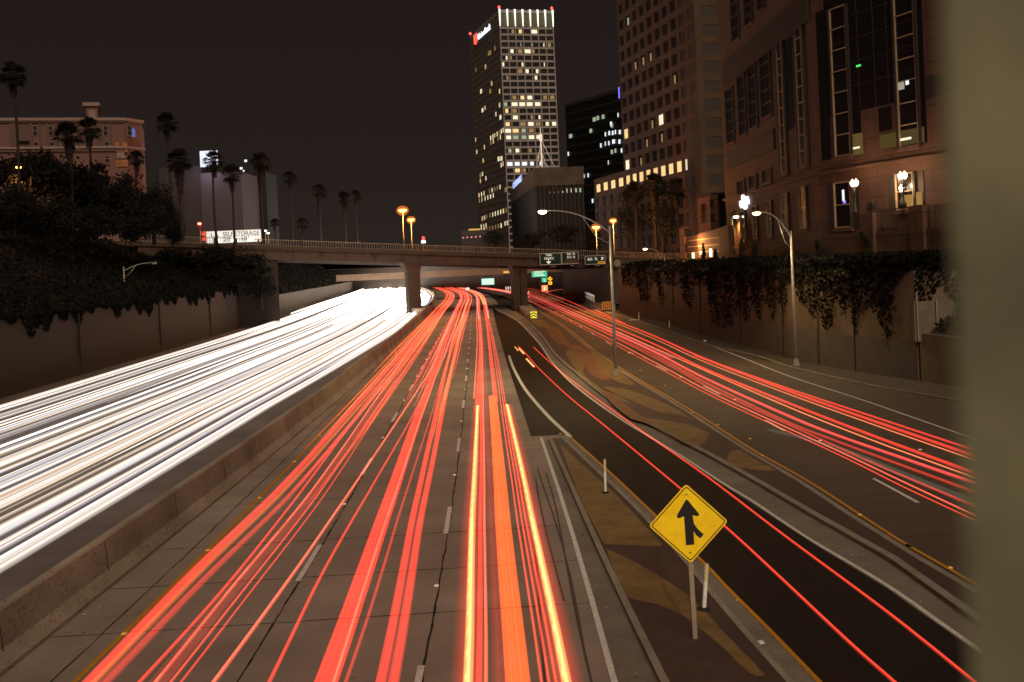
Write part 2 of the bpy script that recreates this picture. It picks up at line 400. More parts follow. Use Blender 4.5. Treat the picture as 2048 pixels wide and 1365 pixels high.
def fill(a,b,ys,z,name,m,da=0,db=0):
    ta=sorted((p.y,p.x) for p in a); tb=sorted((p.y,p.x) for p in b); q=MB()
    strip(q,[Vector((lerp(ta,y)+da,y,z)) for y in ys],[Vector((lerp(tb,y)+db,y,z)) for y in ys])
    return tag(q.build(name,m),kind='structure')
yi=[8,11,14,17,20,23,26,29,32,35,38,41,44,47,49.4]
fill(li,ri,yi,.135,'gore_paving',M_maroon,-.02,.02)
# gutters either side of it
fill([Vector((1.85+cur(y),y,0)) for y in yi],IL,yi,.016,'gore_gutter',M_gut)
fill(IR,ext(gl,near=9),yi,.012,'gore_gutter_ramp_side',M_gut)
def patch(name,pts,z,m,k=.38):
    n=len(pts); o=[]; random.seed(int(pts[0][0]))
    W=[G(x,y,z) for x,y in pts]
    for i in range(n):
        p0,p1,p2,p3=W[i-1],W[i],W[(i+1)%n],W[(i+2)%n]
        for k_ in range(7):
            t=k_/7; q=.5*((2*p1)+(p2-p0)*t*.8+(2*p0-5*p1+4*p2-p3)*t*t+(3*p1-p0-3*p2+p3)*t*t*t) if False else p1.lerp(p2,t)+((p2-p0)*(t*(1-t)**2)-(p3-p1)*(t*t*(1-t)))*k
            o.append(q+Vector((random.uniform(-.012,.012),random.uniform(-.03,.03),0)))
    return tag(MB().poly(o).build(name,m),kind='structure')
    return tag(MB().poly([G(x,y,z) for x,y in pts]).build(name,m),kind='structure')
patch('olive_leaf_inlay',[(1121,889),(1170,934),(1232,990),(1326,1092),(1270,1091),(1209,1088),(1176,1030),(1150,972)],.141,M_olive,.1)
patch('olive_leaf_inlay',[(1213,1098),(1262,1120),(1318,1152),(1385,1196),(1440,1256),(1530,1350),(1500,1348),(1430,1282),(1370,1234),(1318,1210),(1256,1195),(1230,1148)],.141,M_olive,.15)
# ---------------------------------------------------------------- painted island between ramp and right carriageway
yk=[12,16,20,24,28,33,38,44,50,56,62,70,78,86,95,105,116,128,140,155,170,185]
def isl_edges(ys):
    return [Vector((lerp(KBX,y),y,0)) for y in ys],[Vector((lerp(YX,y)-.35,y,0)) for y in ys]
a,b=isl_edges(yk); mb,li2,ri2=kerb_island('k',list(reversed(a)),list(reversed(b)),None,None,kw=.22)
tag(mb.build('painted_island_kerb',M_kerb),kind='structure')
fill(li2,ri2,yk,.14,'painted_island',M_maroon,-.02,.02)
z=.146
patch('olive_leaf_inlay',[(1131,703),(1160,697),(1172,718),(1166,745),(1190,768),(1235,790),(1262,808),(1205,786),(1160,750)],z,M_olive)
patch('orange_leaf_inlay',[(1128,690),(1152,690),(1175,700),(1205,735),(1222,760),(1185,752),(1164,724),(1152,703)],z+.004,M_orange)
patch('olive_leaf_inlay',[(1178,694),(1205,710),(1232,737),(1268,768),(1240,766),(1205,745),(1190,722)],z+.008,M_olive)
patch('olive_leaf_inlay',[(1198,775),(1245,777),(1300,795),(1352,818),(1385,840),(1362,830),(1310,822),(1262,800)],z,M_olive)
patch('olive_leaf_inlay',[(1262,833),(1310,838),(1370,848),(1410,862),(1419,872),(1400,892),(1372,888),(1325,862)],z,M_olive)
patch('olive_leaf_inlay',[(1457,908),(1478,900),(1512,920),(1552,942),(1500,938),(1458,932)],z,M_olive)
patch('orange_leaf_inlay',[(1090,655),(1112,655),(1128,672),(1140,690),(1118,690),(1100,673)],z,M_orange)
patch('olive_leaf_inlay',[(1062,640),(1082,640),(1100,652),(1090,655),(1072,652)],z,M_olive)
patch('orange_leaf_inlay',[(1200,778),(1228,790),(1268,822),(1305,846),(1262,838),(1222,806)],z+.004,M_orange)
patch('olive_leaf_inlay',[(1030,606),(1048,606),(1062,616),(1046,616)],z,M_olive)
# right side verge
yv=[10,20,30,40,50,60,70,80,90,100,115,130,150,165]
WALLR=[(1240,625),(1320,643),(1400,669),(1500,695),(1586,720),(1700,742),(1835,763),(1930,777)]
wlr=ext(WP(WALLR),near=50); WX=sorted((p.y,p.x) for p in wlr)
fill(redg,wlr,yv,.05,'verge',M_dirt,0,.4)
kv=MB()
for p,q in zip(redg,redg[1:]):
    d=(q-p).normalized(); n=Vector((d.y,-d.x,0))*-.14
    za=Vector((0,0,.12)); kv.quad(p,q,q+za,p+za); kv.quad(p+za,q+za,q+n+za,p+n+za); kv.quad(p+n+za,q+n+za,q+n,p+n)
tag(kv.build('verge_kerb',M_kerb),kind='structure')
# ---------------------------------------------------------------- median barrier
mbv=MB(); prof=[(0,0),(0,.10),(-.20,.42),(-.27,1.22),(-.30,1.27),(-.52,1.27),(-.55,1.22),(-.62,.42),(-.82,.1),(-.82,0)]
yb=[-8,0,6]+[10+1.0*i for i in range(120)]+[134+6*i for i in range(45)]
rows=[]; random.seed(5)
for y in yb:
    hs=1.0+ (.10 if y>74 else 0)
    rows.append([(bar(y)+px+random.uniform(-.008,.008),y,pz*hs) for px,pz in prof])
n=len(prof); mbv.v=[v for r in rows for v in r]
for i in range(len(rows)-1):
    for j in range(n-1): mbv.f.append((i*n+j,(i+1)*n+j,(i+1)*n+j+1,i*n+j+1))
ba=mbv.build('median_barrier',M_bar); tag(ba,'long weathered concrete median barrier between the white and red light trails','barrier')
jm=MB()
for i in range(26):
    y=17+6.1*i; x=bar(y)
    jm.quad((x+.004,y,.02),(x+.004,y+.05,.02),(x-.196,y+.07,.42),(x-.196,y+.02,.42)); jm.quad((x-.196,y+.02,.42),(x-.196,y+.07,.42),(x-.262,y+.05,1.2),(x-.262,y+.02,1.2))
jm.build('joint',M_dark,ba)
# ---------------------------------------------------------------- left retaining wall, hillside
lw=MB(); yw=[-10,0,15,30,45,60,75,90,105,120,135,150,165,172]
wx=lambda y: led(y)-3.9
def lwtop(y): return 5.4+.006*y
for a,b in zip(yw,yw[1:]):
    A0=Vector((wx(a),a,0));B0=Vector((wx(b),b,0)); A1=Vector((wx(a)-.4,a,lwtop(a))); B1=Vector((wx(b)-.4,b,lwtop(b)))
    lw.quad(A0,B0,B1,A1); lw.quad(A1,B1,B1+Vector((-.4,0,0)),A1+Vector((-.4,0,0)))
    lw.quad(A1+Vector((-.4,0,0)),B1+Vector((-.4,0,0)),Vector((wx(b)-.8,b,0)),Vector((wx(a)-.8,a,0)))
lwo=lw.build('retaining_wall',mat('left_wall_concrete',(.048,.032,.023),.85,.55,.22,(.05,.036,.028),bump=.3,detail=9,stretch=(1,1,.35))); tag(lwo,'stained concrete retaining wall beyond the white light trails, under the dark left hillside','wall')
for y in (70,96,122,148):
    pb=MB(); pb.box(wx(y)-.15,wx(y)+.03,y-.06,y+.06,0,lwtop(y)-.3); pb.build('joint',M_dark,lwo)
hl=MB(); yh=[-10]+[10*i for i in range(18)]
def hz(y): return lerp([(0,16.5),(110,16),(150,14.8),(172,13.6)],y)
def hrow(y):
    x=wx(y)-.6; top=hz(y); o=[]
    for k in range(9):
        t=k/8; o.append(Vector((x-17*t-random.uniform(0,.6)*(0<k<8),y,lwtop(y)-.1+(top-lwtop(y))*t**.9+random.uniform(-.3,.3)*(0<k<8))))
    o.append(Vector((-260,y,top))); return o
random.seed(9); rr=[hrow(y) for y in yh]
for a,b in zip(rr,rr[1:]): strip(hl,a,b)
tag(hl.build('hillside',M_hill),kind='structure')
pl=MB(); pl.quad((-260,170,13.2),(-55,170,13.2),(-75,420,12.5),(-400,420,12.5)); pl.quad((-400,420,12.5),(-62,420,12.5),(-62,1500,12.5),(-600,1500,12.5))
pl.quad((-62,470,8.05),(600,470,8.05),(600,1500,8.05),(-62,1500,8.05))
for y0_,y1_ in ((174,200),(200,230),(230,260),(260,300),(300,350),(350,420)):
    f_=lambda y:(wx(y),lerp([(174,5.4),(190,4.2),(420,4.2)],y),lerp([(174,13.2),(420,12.5)],y))
    (a_,b_,c_),(d_,e_,g_)=f_(y0_),f_(y1_)
    pl.quad((a_-.3,y0_,b_),(d_-.3,y1_,e_),(d_-15,y1_,g_),(a_-15,y0_,c_))
tag(pl.build('city_terrace',M_hill),kind='structure')
iv=MB(); random.seed(11)
for i in range(26000):
    y=random.uniform(8,171); t=random.random()**1.5; x=wx(y)-.6-17*t+.3; zz=lwtop(y)-.1+(hz(y)-lwtop(y))*t**.9
    cl=math.sin(y*.31+x)*math.sin(x*.7-y*.13)
    iv.leaf((x,y,zz+random.uniform(0,.35)+max(0,cl)*.8*random.random()),random.uniform(.25,.6))
for i in range(9000):
    y=random.uniform(174,400); t=random.random()**1.3; iv.leaf((wx(y)-.2-14.6*t,y,4.5+8.4*t+random.uniform(0,.9)),random.uniform(.5,1.1))
for i in range(12000):
    y=random.uniform(8,171); dr=(.6+.5*math.sin(y*.6)+.5*math.sin(y*1.7+1)+.4*math.sin(y*.23))*random.random()
    iv.leaf((wx(y)-.3+random.uniform(0,.2),y,lwtop(y)+.2-max(0,dr)*1.1),random.uniform(.2,.45),drop=.8)
tag(iv.build('ground_ivy',M_ivy),'dark ivy covering the left hillside and spilling over its wall','ivy',kind='stuff')
# wall beyond the bridge on the left, and the far wall
def wallrun(name,pts,z0,z1,label,m,th=.5):
    q=MB(); 
    for a,b in zip(pts,pts[1:]):
        d=(b-a).normalized(); n_=Vector((d.y,-d.x,0))*th
        zt0=z1(a) if callable(z1) else z1; zt1=z1(b) if callable(z1) else z1
        a0=a+Vector((0,0,z0));b0=b+Vector((0,0,z0));a1=a+Vector((0,0,zt0));b1=b+Vector((0,0,zt1))
        q.quad(a0,b0,b1,a1); q.quad(a1,b1,b1+n_,a1+n_); q.quad(a0+n_,b0+n_,b1+n_,a1+n_)
    o=q.build(name,m); return tag(o,label,'wall')
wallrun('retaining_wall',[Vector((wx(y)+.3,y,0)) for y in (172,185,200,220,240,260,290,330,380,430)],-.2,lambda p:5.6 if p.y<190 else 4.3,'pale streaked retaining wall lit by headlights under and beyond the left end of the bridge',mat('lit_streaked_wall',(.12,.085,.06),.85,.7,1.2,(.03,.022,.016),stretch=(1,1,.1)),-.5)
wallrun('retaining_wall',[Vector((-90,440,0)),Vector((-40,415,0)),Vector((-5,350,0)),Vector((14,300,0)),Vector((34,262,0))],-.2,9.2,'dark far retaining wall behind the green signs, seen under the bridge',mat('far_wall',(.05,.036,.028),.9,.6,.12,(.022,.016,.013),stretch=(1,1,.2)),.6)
# ---------------------------------------------------------------- right retaining wall with ivy
def rwt(p): return 6.9
wl=[p for p in wlr]; wl=[p for p in wl if p.y>66.2]; pj=Vector((lerp(WX,65.5),65.5,0)); wl.append(pj)
rw=wallrun('retaining_wall',list(reversed(wl)),0,6.9,'tall right retaining wall hung with ivy beside the far light trails',M_wall,.5)
# smooth grey repainted lower band, standing slightly proud of the wall
q=MB()
for a,b in zip(wl,wl[1:]):
    d=(b-a).normalized(); n_=Vector((d.y,-d.x,0))*.06
    if (a+n_-Vector((0,0,0))).x>a.x: n_=-n_
    A0=a+n_;B0=b+n_
    ha=2.5; q.quad(A0,B0,B0+Vector((0,0,ha)),A0+Vector((0,0,ha))); q.quad(A0+Vector((0,0,ha)),B0+Vector((0,0,ha)),b+Vector((0,0,ha)),a+Vector((0,0,ha)))
q.build('painted_band',M_wall2,rw)
q=MB()
for yy in (72,84,97,112,128,146):
    x=lerp(WX,yy); q.box(x-.1,x+.1,yy-.05,yy+.05,0,6.8)
q.build('expansion_joint',M_dark,rw)
rw2=wallrun('retaining_wall',[Vector((lerp(WX,y)+.02,y,0)) for y in (5,20,35,50,58,65.2)],0,lambda p:3.0-(65-p.y)*.012,'lower plain retaining wall at the right, next to the blurred post',M_wall,.5)
q=MB(); q.box(24.99,60,65.5,65.78,0,6.9); q.build('return_wall',M_wall,rw)
q=MB(); q.box(24.75,27.2,65.0,65.35,2.5,5.0); fp=q.build('wall_panel',mat('plain_panel',(.17,.13,.09),.85,.4,1)); tag(fp,'short pale concrete end panel on top of the lower right wall','panel')
q=MB(); [q.tube([(x,64.9,2.6),(x,64.9,5.6-.5*k)],.04,6) for k,x in enumerate((24.9,26.1,27.2))]; q.build('post',M_met,fp)
# terrace behind the wall
pr=MB()
for ytr,z0_,z1_ in (([5,20,35,50,65.2],2.9,6.2),([65.8,80,100,120,140,165],6.85,8.0)):
    strip(pr,[Vector((lerp(WX,y)+.3,y,z0_)) for y in ytr],[Vector((lerp(WX,y)+5.5,y,z1_)) for y in ytr])
    strip(pr,[Vector((lerp(WX,y)+5.5,y,z1_)) for y in ytr],[Vector((500,y,z1_)) for y in ytr])
pr.quad((22.4,165,7.98),(500,165,8.0),(500,470,8.0),(60,470,7.95)); pr.quad((22.4,165,7.98),(60,470,7.95),(60,470,-.3),(22.4,165,-.3))
tag(pr.build('right_terrace',mat('terrace_soil',(.05,.032,.02),.95,.5,.5)),kind='structure')
IV=[(1250,590),(1300,600),(1310,580),(1325,612),(1332,585),(1370,598),(1380,617),(1392,590),(1415,588),(1424,640),(1440,652),(1470,645),(1478,600),(1486,637),(1495,636),(1505,598),(1518,640),(1532,588),(1545,642),(1556,595),(1568,622),(1579,584),(1602,599),(1627,633),(1634,604),(1642,637),(1655,662),(1665,633),(1674,587),(1686,633),(1695,600),(1706,640),(1712,667),(1718,625),(1743,607),(1758,637),(1771,690),(1785,637),(1792,591),(1808,572),(1826,556)]
fi=Frame((wl[-1].x,wl[-1].y),(wl[0].x,wl[0].y))
iv=MB(); random.seed(13)
for px_ in range(1246,1832):
    yb_=lerp(IV,px_)
    g0=None
    # depth where this pixel column meets the wall
    yb_=lerp(IV,px_); yb_=yb_-18 if yb_<596 else yb_+6
    best=None
    for a,b in zip(wl,wl[1:]):
        fr=Frame((a.x,a.y),(b.x,b.y)); s_,z_=fr.loc(px_,560)
        if -0.01<=s_<=fr.L+.01: best=(fr.o+fr.d*s_,fr); break
    if not best: continue
    pt,fr=best; Y=pt.y; zb=H+uv(px_,yb_)[1]*Y; ztop=7.3+.35*math.sin(px_*.07)+.2*math.sin(px_*.19)
    nd=int((7+4*math.sin(px_*.33)*math.sin(px_*.11))*(Y/100)*(ztop-zb)+4)
    for i in range(nd):
        t=random.random(); zz=ztop-(ztop-zb)*t**1.25
        iv.leaf((pt.x-random.uniform(.05,.45)*(1-.6*t)+random.uniform(-.05,.05),Y+random.uniform(-.2,.2),zz),random.choice((.12,.18,.26,.42))*random.uniform(.8,1.2)*(1-.35*t),drop=1.2)
    for i in range(22):
        t=random.random(); iv.leaf((pt.x+random.uniform(-.3,5.5),Y+random.uniform(-1,1),7.15+t*.5+random.uniform(0,.5)),random.uniform(.25,.5))
for i in range(2600):
    y=random.uniform(40,65); t=random.random(); iv.leaf((lerp(WX,y)+.5+5*t,y,3.0+3.3*t+random.uniform(0,.5)),random.uniform(.2,.45))
for i in range(1500):
    x=random.uniform(25,33); iv.leaf((x,65.35+random.uniform(-.1,.1),7.2-(3.2*random.random()**1.5)*(.4+.6*math.sin(x*1.3)**2)),random.uniform(.2,.35),drop=1)
tag(iv.build('hanging_ivy',M_ivy),'dark ivy hanging in long tongues over the tall right retaining wall','ivy',kind='stuff')
# ---------------------------------------------------------------- bridge across the freeway
A=P(560,515,172); B=P(1240,515,200); fb=Frame((A.x,A.y),(B.x,B.y))
sA,zA=fb.loc(560,480); sB,zB=fb.loc(1300,506)
slope=(zB-zA)/(sB-sA)
br=empty('overpass_bridge',(A.x,A.y,zA),fb.a,'long concrete overpass bridge with slim railing crossing the whole freeway','bridge')
tilt=lambda s: slope*s
def bbox(mb,s0,s1,y0,y1,z0,z1,n=1):
    for i in range(n):
        a=s0+(s1-s0)*i/n; b=s0+(s1-s0)*(i+1)/n
        k=len(mb.v); mb.v+=[(a,y0,z0+tilt(a)),(b,y0,z0+tilt(b)),(b,y1,z0+tilt(b)),(a,y1,z0+tilt(a)),(a,y0,z1+tilt(a)),(b,y0,z1+tilt(b)),(b,y1,z1+tilt(b)),(a,y1,z1+tilt(a))]
        mb.f+=[tuple(k+i_ for i_ in q_) for q_ in ((0,3,2,1),(4,5,6,7),(0,1,5,4),(1,2,6,5),(2,3,7,6),(3,0,4,7))]
LB=fb.L
q=MB(); bbox(q,-22,LB+6,0,.35,-3.25,-1.65); q.build('girder',M_brdg,br)
q=MB(); bbox(q,-30,LB+40,-.25,.3,-1.62,-1.02); bbox(q,-30,LB+40,-.35,.3,-1.72,-1.6); q.build('parapet',M_brdg,br)
q=MB(); bbox(q,-30,LB+40,.36,19,-2.0,-1.75); [bbox(q,-22,LB+6,2.8+3.2*i,3.2+3.2*i,-3.2,-2.0) for i in range(5)]; bbox(q,-22,LB+6,18.6,19,-3.25,-1.0); q.build('deck',M_brdk,br)
q=MB(); bbox(q,-30,LB+40,-.02,.08,-.08,0); bbox(q,-30,LB+40,-.02,.08,-.98,-.92)
s_=-30
while s_<LB+40:
    bbox(q,s_,s_+.05,0,.05,-.92,-.08); s_+=.42
rl=q.build('railing',mat('railing_steel',(.27,.20,.13),.6),br)
s_=-28
while s_<LB+38:
    p=MB(); bbox(p,s_,s_+.22,-.05,.13,-1.02,-.03); p.build('post',M_brdg,rl); s_+=3.5
for i in range(40):
    q=MB(); s0=random.uniform(-10,LB); wd=random.uniform(.1,.6); bbox(q,s0,s0+wd,-.006,-.001,-1.74-random.uniform(.4,1.4),-1.73); q.build('rust_stain',mat('rust_stain',(.05,.026,.016),.9,.6,2),br)
def bp(px,py):          # bridge-local point on front face
    s,z=fb.loc(px,py); return s,z-zA
def pier(px0,px1,ybot,ydeep,name='pier',flare=.9):
    s0,_=bp(px0,560); s1,_=bp(px1,560); mb=MB(); zt=-3.2+tilt(s0); zb=-zA
    c=(s0+s1)/2; h=(s1-s0)/2
    mb.prism([(c-h,1.0),(c+h,1.0),(c+h,1.0+ydeep),(c-h,1.0+ydeep)],zb,zt-1.6)
    k=len(mb.v); mb.v+=[(c-h,1.0,zt-1.6),(c+h,1.0,zt-1.6),(c+h,1+ydeep,zt-1.6),(c-h,1+ydeep,zt-1.6),(c-h-flare,.4,zt+.1),(c+h+flare*.3,.4,zt+.1),(c+h+flare*.3,1.6+ydeep,zt+.1),(c-h-flare,1.6+ydeep,zt+.1)]
    mb.f+=[tuple(k+i_ for i_ in q_) for q_ in ((0,3,2,1),(4,5,6,7),(0,1,5,4),(1,2,6,5),(2,3,7,6),(3,0,4,7))]
    return mb.build('pier',M_brdg,br)
pier(820,845,0,1.6); pier(1031,1044,0,1.2,flare=.2); pier(1046,1059,0,1.2,flare=.1)
q=MB(); s0,_=bp(547,560); s1,_=bp(558,560); q.prism([(s0-12,.5),(s1,.5),(s1,19),(s0-12,19)],-zA,-3.3+tilt(s1)); q.build('abutment',mat('shadowed_abutment',(.03,.02,.015),.9,.5,.5,stretch=(1,1,.2)),br)  # left abutment: shade put into a darker concrete colour
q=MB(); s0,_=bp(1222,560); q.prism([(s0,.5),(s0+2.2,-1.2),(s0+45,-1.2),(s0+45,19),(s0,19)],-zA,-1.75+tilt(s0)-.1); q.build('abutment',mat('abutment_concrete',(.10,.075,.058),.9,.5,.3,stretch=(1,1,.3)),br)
q=MB(); q.prism([(-17.6,181),(-14.9,176),(-14.9,192),(-17.6,192)],-.2,1.55); tag(q.build('pier_footing',M_bar),'concrete crash block joining the left bridge pier to the median barrier','footing')
# footing nose in front of the middle pier
c=G(1062,628); q=MB(); q.prism([(c.x-1,c.y-5),(c.x+.9,c.y-5),(c.x+.4,c.y+22),(c.x-2.2,c.y+22)],0,.75); nb=q.build('pier_footing',M_kerb); tag(nb,'low concrete footing in front of the bridge middle pier','footing')
# emblem on the abutment
s_,z_=bp(1233,527); em=empty('round_emblem',fb.o+fb.d*s_+Vector((0,0,z_+zA))+Vector((0,-1.5,0)),fb.a,'faint round seal mounted at the right end of the bridge','emblem')
q=MB(); q.plate([(.68*math.cos(2*math.pi*i/28),.68*math.sin(2*math.pi*i/28)) for i in range(28)],0,.08); q.build('disc',mat('seal_face',(.16,.13,.10),.7),em)
q=MB(); ring=lambda r0,r1: [q.quad((r0*math.cos(a),-.012,r0*math.sin(a)),(r0*math.cos(b),-.012,r0*math.sin(b)),(r1*math.cos(b),-.012,r1*math.sin(b)),(r1*math.cos(a),-.012,r1*math.sin(a))) for a,b in [(2*math.pi*i/28,2*math.pi*(i+1)/28) for i in range(28)]]
ring(.58,.66); ring(.2,.26)
for i in range(10):
    a=2*math.pi*i/10; q.plate([(.28*math.cos(a),.28*math.sin(a)),(.5*math.cos(a-.15),.5*math.sin(a-.15)),(.5*math.cos(a+.15),.5*math.sin(a+.15))],-.014,-.004)
q.build('relief',mat('seal_relief',(.40,.34,.27),.7),em)
# second bridge behind
b2=empty('far_bridge',(-44,262,0),R(4),'plain far bridge beam seen beneath the nearer overpass','bridge')
q=MB(); q.box(0,110,0,.6,6.0,7.6); q.build('girder',mat('far_beam',(.15,.10,.07),.85,.5,.3),b2); q=MB(); q.box(0,110,.6,14,6.8,7.4); q.build('deck',M_brdk,b2)
q=MB(); q.prism([(74,1),(76,1),(76,3),(74,3)],-5,6); q.build('pier',M_brdk,b2)
# ---------------------------------------------------------------- green signs
M_sg=mat('dark_green_sign',(.014,.03,.02),.5); M_sb=mat('sign_border',(.55,.55,.5),.4); M_sl=mat('sign_lettering',(.95,.92,.82),.4,emit=(1,.93,.8),es=.45); M_sb2=mat('back_metal',(.09,.08,.07),.6)  # lettering emits a little in place of light thrown on it
def gsign(x0,y0,x1,y1,label,lines,bottom=None,arrow=None,fwd=1.4):
    s0,z0=bp(x0,y1); s1,z1=bp(x1,y0); W=s1-s0; Hh=z1-z0
    e=empty('overhead_sign',fb.o+fb.d*s0+Vector((0,0,z0+zA))-Vector((0,fwd,0)),fb.a-R(1),label,'road sign')
    q=MB(); q.box(0,W,0,.12,0,Hh); q.build('panel',M_sg,e)
    q=MB(); t=.09
    q.box(.08,W-.08,-.015,0,Hh-.08-t,Hh-.08); q.box(.08,W-.08,-.015,0,.08,.08+t); q.box(.08,.08+t,-.014,0,.08,Hh-.08); q.box(W-.08-t,W-.08,-.014,0,.08,Hh-.08); q.build('border',M_sb,e)
    for (tx,fx,fz,sz,wd) in lines: text('lettering',tx,sz,M_sl,e,W*fx,-.02,Hh*fz,wd)
    if bottom:
        tx,fx,fz,fw,fh,m,lm=bottom; q=MB(); q.box(W*(fx-fw/2),W*(fx+fw/2),-.03,-.016,Hh*(fz-fh/2),Hh*(fz+fh/2)); pn=q.build('exit_panel',m,e)
        text('lettering',tx,Hh*fh*.8,lm,pn,W*fx,-.045,Hh*fz,W*fw*.85)
    if arrow=='down':
        q=MB(); cx=W*.4; cz=Hh*.27; q.plate([(cx-.09,cz+.42),(cx-.09,cz),(cx-.38,cz+.14),(cx-.46,cz+.02),(cx,cz-.38),(cx+.46,cz+.02),(cx+.38,cz+.14),(cx+.09,cz),(cx+.09,cz+.42)],-.03,-.016); q.build('arrow',M_sl,e)
    if arrow=='ne':
        q=MB(); cx=W*.84; cz=Hh*.62; q.plate([(cx-.32,cz-.22),(cx-.24,cz-.32),(cx+.06,cz-.02),(cx+.06,cz-.18),(cx+.2,cz-.18),(cx+.22,cz+.24),(cx-.2,cz+.24),(cx-.2,cz+.1),(cx-.04,cz+.08)],-.03,-.016); q.build('arrow',M_sl,e)
    q=MB(); q.box(W*.3,W*.34,.12,fwd+.3,.3,.5); q.box(W*.7,W*.74,.12,fwd+.3,.3,.5); q.build('bracket',M_dmet,e)
    q=MB(); q.box(W*.45,W*.62,-.7,-.3,-.28,-.16); q.box(W*.52,W*.55,-.5,.1,-.2,-.14); q.build('sign_light',M_met,e)
    return e
gsign(1079,505,1122,532,'dark green overhead sign reading THRU TRAFFIC with a down arrow',[('THRU',.42,.8,.62,1.3),('TRAFFIC',.42,.53,.62,2.1)],arrow='down')
gsign(1122.5,503,1156,530,'dark green overhead sign reading 4th St and 3rd St with an exit strip',[('4th  St',.55,.8,.6,1.7),('3rd  St',.55,.55,.6,1.7)],('EXIT ONLY',.58,.23,.8,.27,mat('dull_exit_strip',(.10,.05,.02),.6),M_sb2))
gsign(1168.5,510,1209,531,'dark green overhead sign reading 6th St with a yellow ONLY strip',[('6th  St',.38,.6,.8,2.1)],('ONLY',.8,.2,.36,.28,mat('exit_strip',(.75,.42,.06),.5,emit=(.8,.42,.05),es=.2),M_dark),arrow='ne')  # yellow strip also emits in place of reflected light
# signs standing beyond the bridge, face emission standing in for reflective sheeting
def rsign(x0,y0,x1,y1,Y,name,label,face,txt=None,tm=None,post=True,shape=None,rim=None):
    a=P(x0,y1,Y); b=P(x1,y0,Y); W=b.x-a.x; Hh=b.z-a.z
    e=empty(name,((a.x+b.x)/2,Y,max(0,0)),0,label,'road sign'); z0=a.z
    q=MB()
    if shape=='diamond': q.plate([(0,z0),(W/2,z0+Hh/2),(0,z0+Hh),(-W/2,z0+Hh/2)],0,.05)
    else: q.box(-W/2,W/2,0,.06,z0,z0+Hh)
    q.build('panel',face,e)
    if rim:
        q=MB(); q.box(-W/2-.08,W/2+.08,.005,.055,z0-.08,z0+Hh+.08); q.build('border',rim,e)
    if txt:
        for (t,fz,fs) in txt: text('lettering',t,Hh*fs,tm,e,0,-.02,z0+Hh*fz,W*.8 if len(t)>3 else W*.5)
    if post:
        q=MB(); q.box(-.06,.06,.062,.16,0,z0+Hh*.6); q.build('post',M_dmet,e)
    return e
M_g1=mat('emissive_green_sign',(.02,.28,.18),.5,emit=(.02,.45,.30),es=.8); M_g2=mat('emissive_pale_green_sign',(.25,.6,.5),.5,emit=(.42,.85,.72),es=.85)
M_t1=mat('emissive_lettering',(.8,.9,.8),.5,emit=(.55,.95,.8),es=.6); M_y1=mat('emissive_yellow',(.8,.5,.03),.5,emit=(1,.48,.02),es=.8)
M_o1=mat('emissive_orange_sign',(.8,.2,.08),.5,emit=(1,.28,.12),es=.95)
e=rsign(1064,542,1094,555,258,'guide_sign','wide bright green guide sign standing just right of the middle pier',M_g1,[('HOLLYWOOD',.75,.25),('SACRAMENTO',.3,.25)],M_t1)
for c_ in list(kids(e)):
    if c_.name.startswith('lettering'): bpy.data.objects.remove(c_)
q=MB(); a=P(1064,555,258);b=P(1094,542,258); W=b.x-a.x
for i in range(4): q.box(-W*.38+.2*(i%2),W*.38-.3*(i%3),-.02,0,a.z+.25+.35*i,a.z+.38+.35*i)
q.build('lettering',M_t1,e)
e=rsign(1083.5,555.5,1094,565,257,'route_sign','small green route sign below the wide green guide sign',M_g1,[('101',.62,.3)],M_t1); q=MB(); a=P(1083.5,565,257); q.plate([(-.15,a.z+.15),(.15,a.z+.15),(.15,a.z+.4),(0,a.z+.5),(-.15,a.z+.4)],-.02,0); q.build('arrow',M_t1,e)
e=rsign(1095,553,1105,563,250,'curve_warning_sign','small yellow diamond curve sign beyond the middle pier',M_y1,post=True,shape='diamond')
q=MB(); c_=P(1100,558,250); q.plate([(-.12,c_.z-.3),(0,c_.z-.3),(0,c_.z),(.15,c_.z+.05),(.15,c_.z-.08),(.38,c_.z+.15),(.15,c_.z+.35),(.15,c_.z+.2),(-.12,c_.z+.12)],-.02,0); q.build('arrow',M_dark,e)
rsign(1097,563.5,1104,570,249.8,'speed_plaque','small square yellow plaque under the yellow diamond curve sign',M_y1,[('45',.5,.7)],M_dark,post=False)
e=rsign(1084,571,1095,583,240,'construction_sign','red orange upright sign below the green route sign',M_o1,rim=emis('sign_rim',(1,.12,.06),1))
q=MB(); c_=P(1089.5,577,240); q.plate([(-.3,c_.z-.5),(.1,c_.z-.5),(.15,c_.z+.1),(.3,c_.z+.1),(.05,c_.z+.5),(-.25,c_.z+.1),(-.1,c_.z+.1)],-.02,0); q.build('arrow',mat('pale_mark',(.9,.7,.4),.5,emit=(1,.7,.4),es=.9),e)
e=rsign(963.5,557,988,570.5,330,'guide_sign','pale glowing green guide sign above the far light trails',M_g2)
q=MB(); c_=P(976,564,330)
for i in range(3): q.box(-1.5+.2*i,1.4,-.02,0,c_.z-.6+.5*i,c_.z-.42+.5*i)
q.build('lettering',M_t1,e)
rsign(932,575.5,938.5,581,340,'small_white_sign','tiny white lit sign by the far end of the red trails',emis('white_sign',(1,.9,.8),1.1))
rsign(1007,542,1022,547,258,'amber_board','narrow amber board high under the bridge left of the middle pier',emis('amber_board',(1,.42,.08),1.0),post=False)
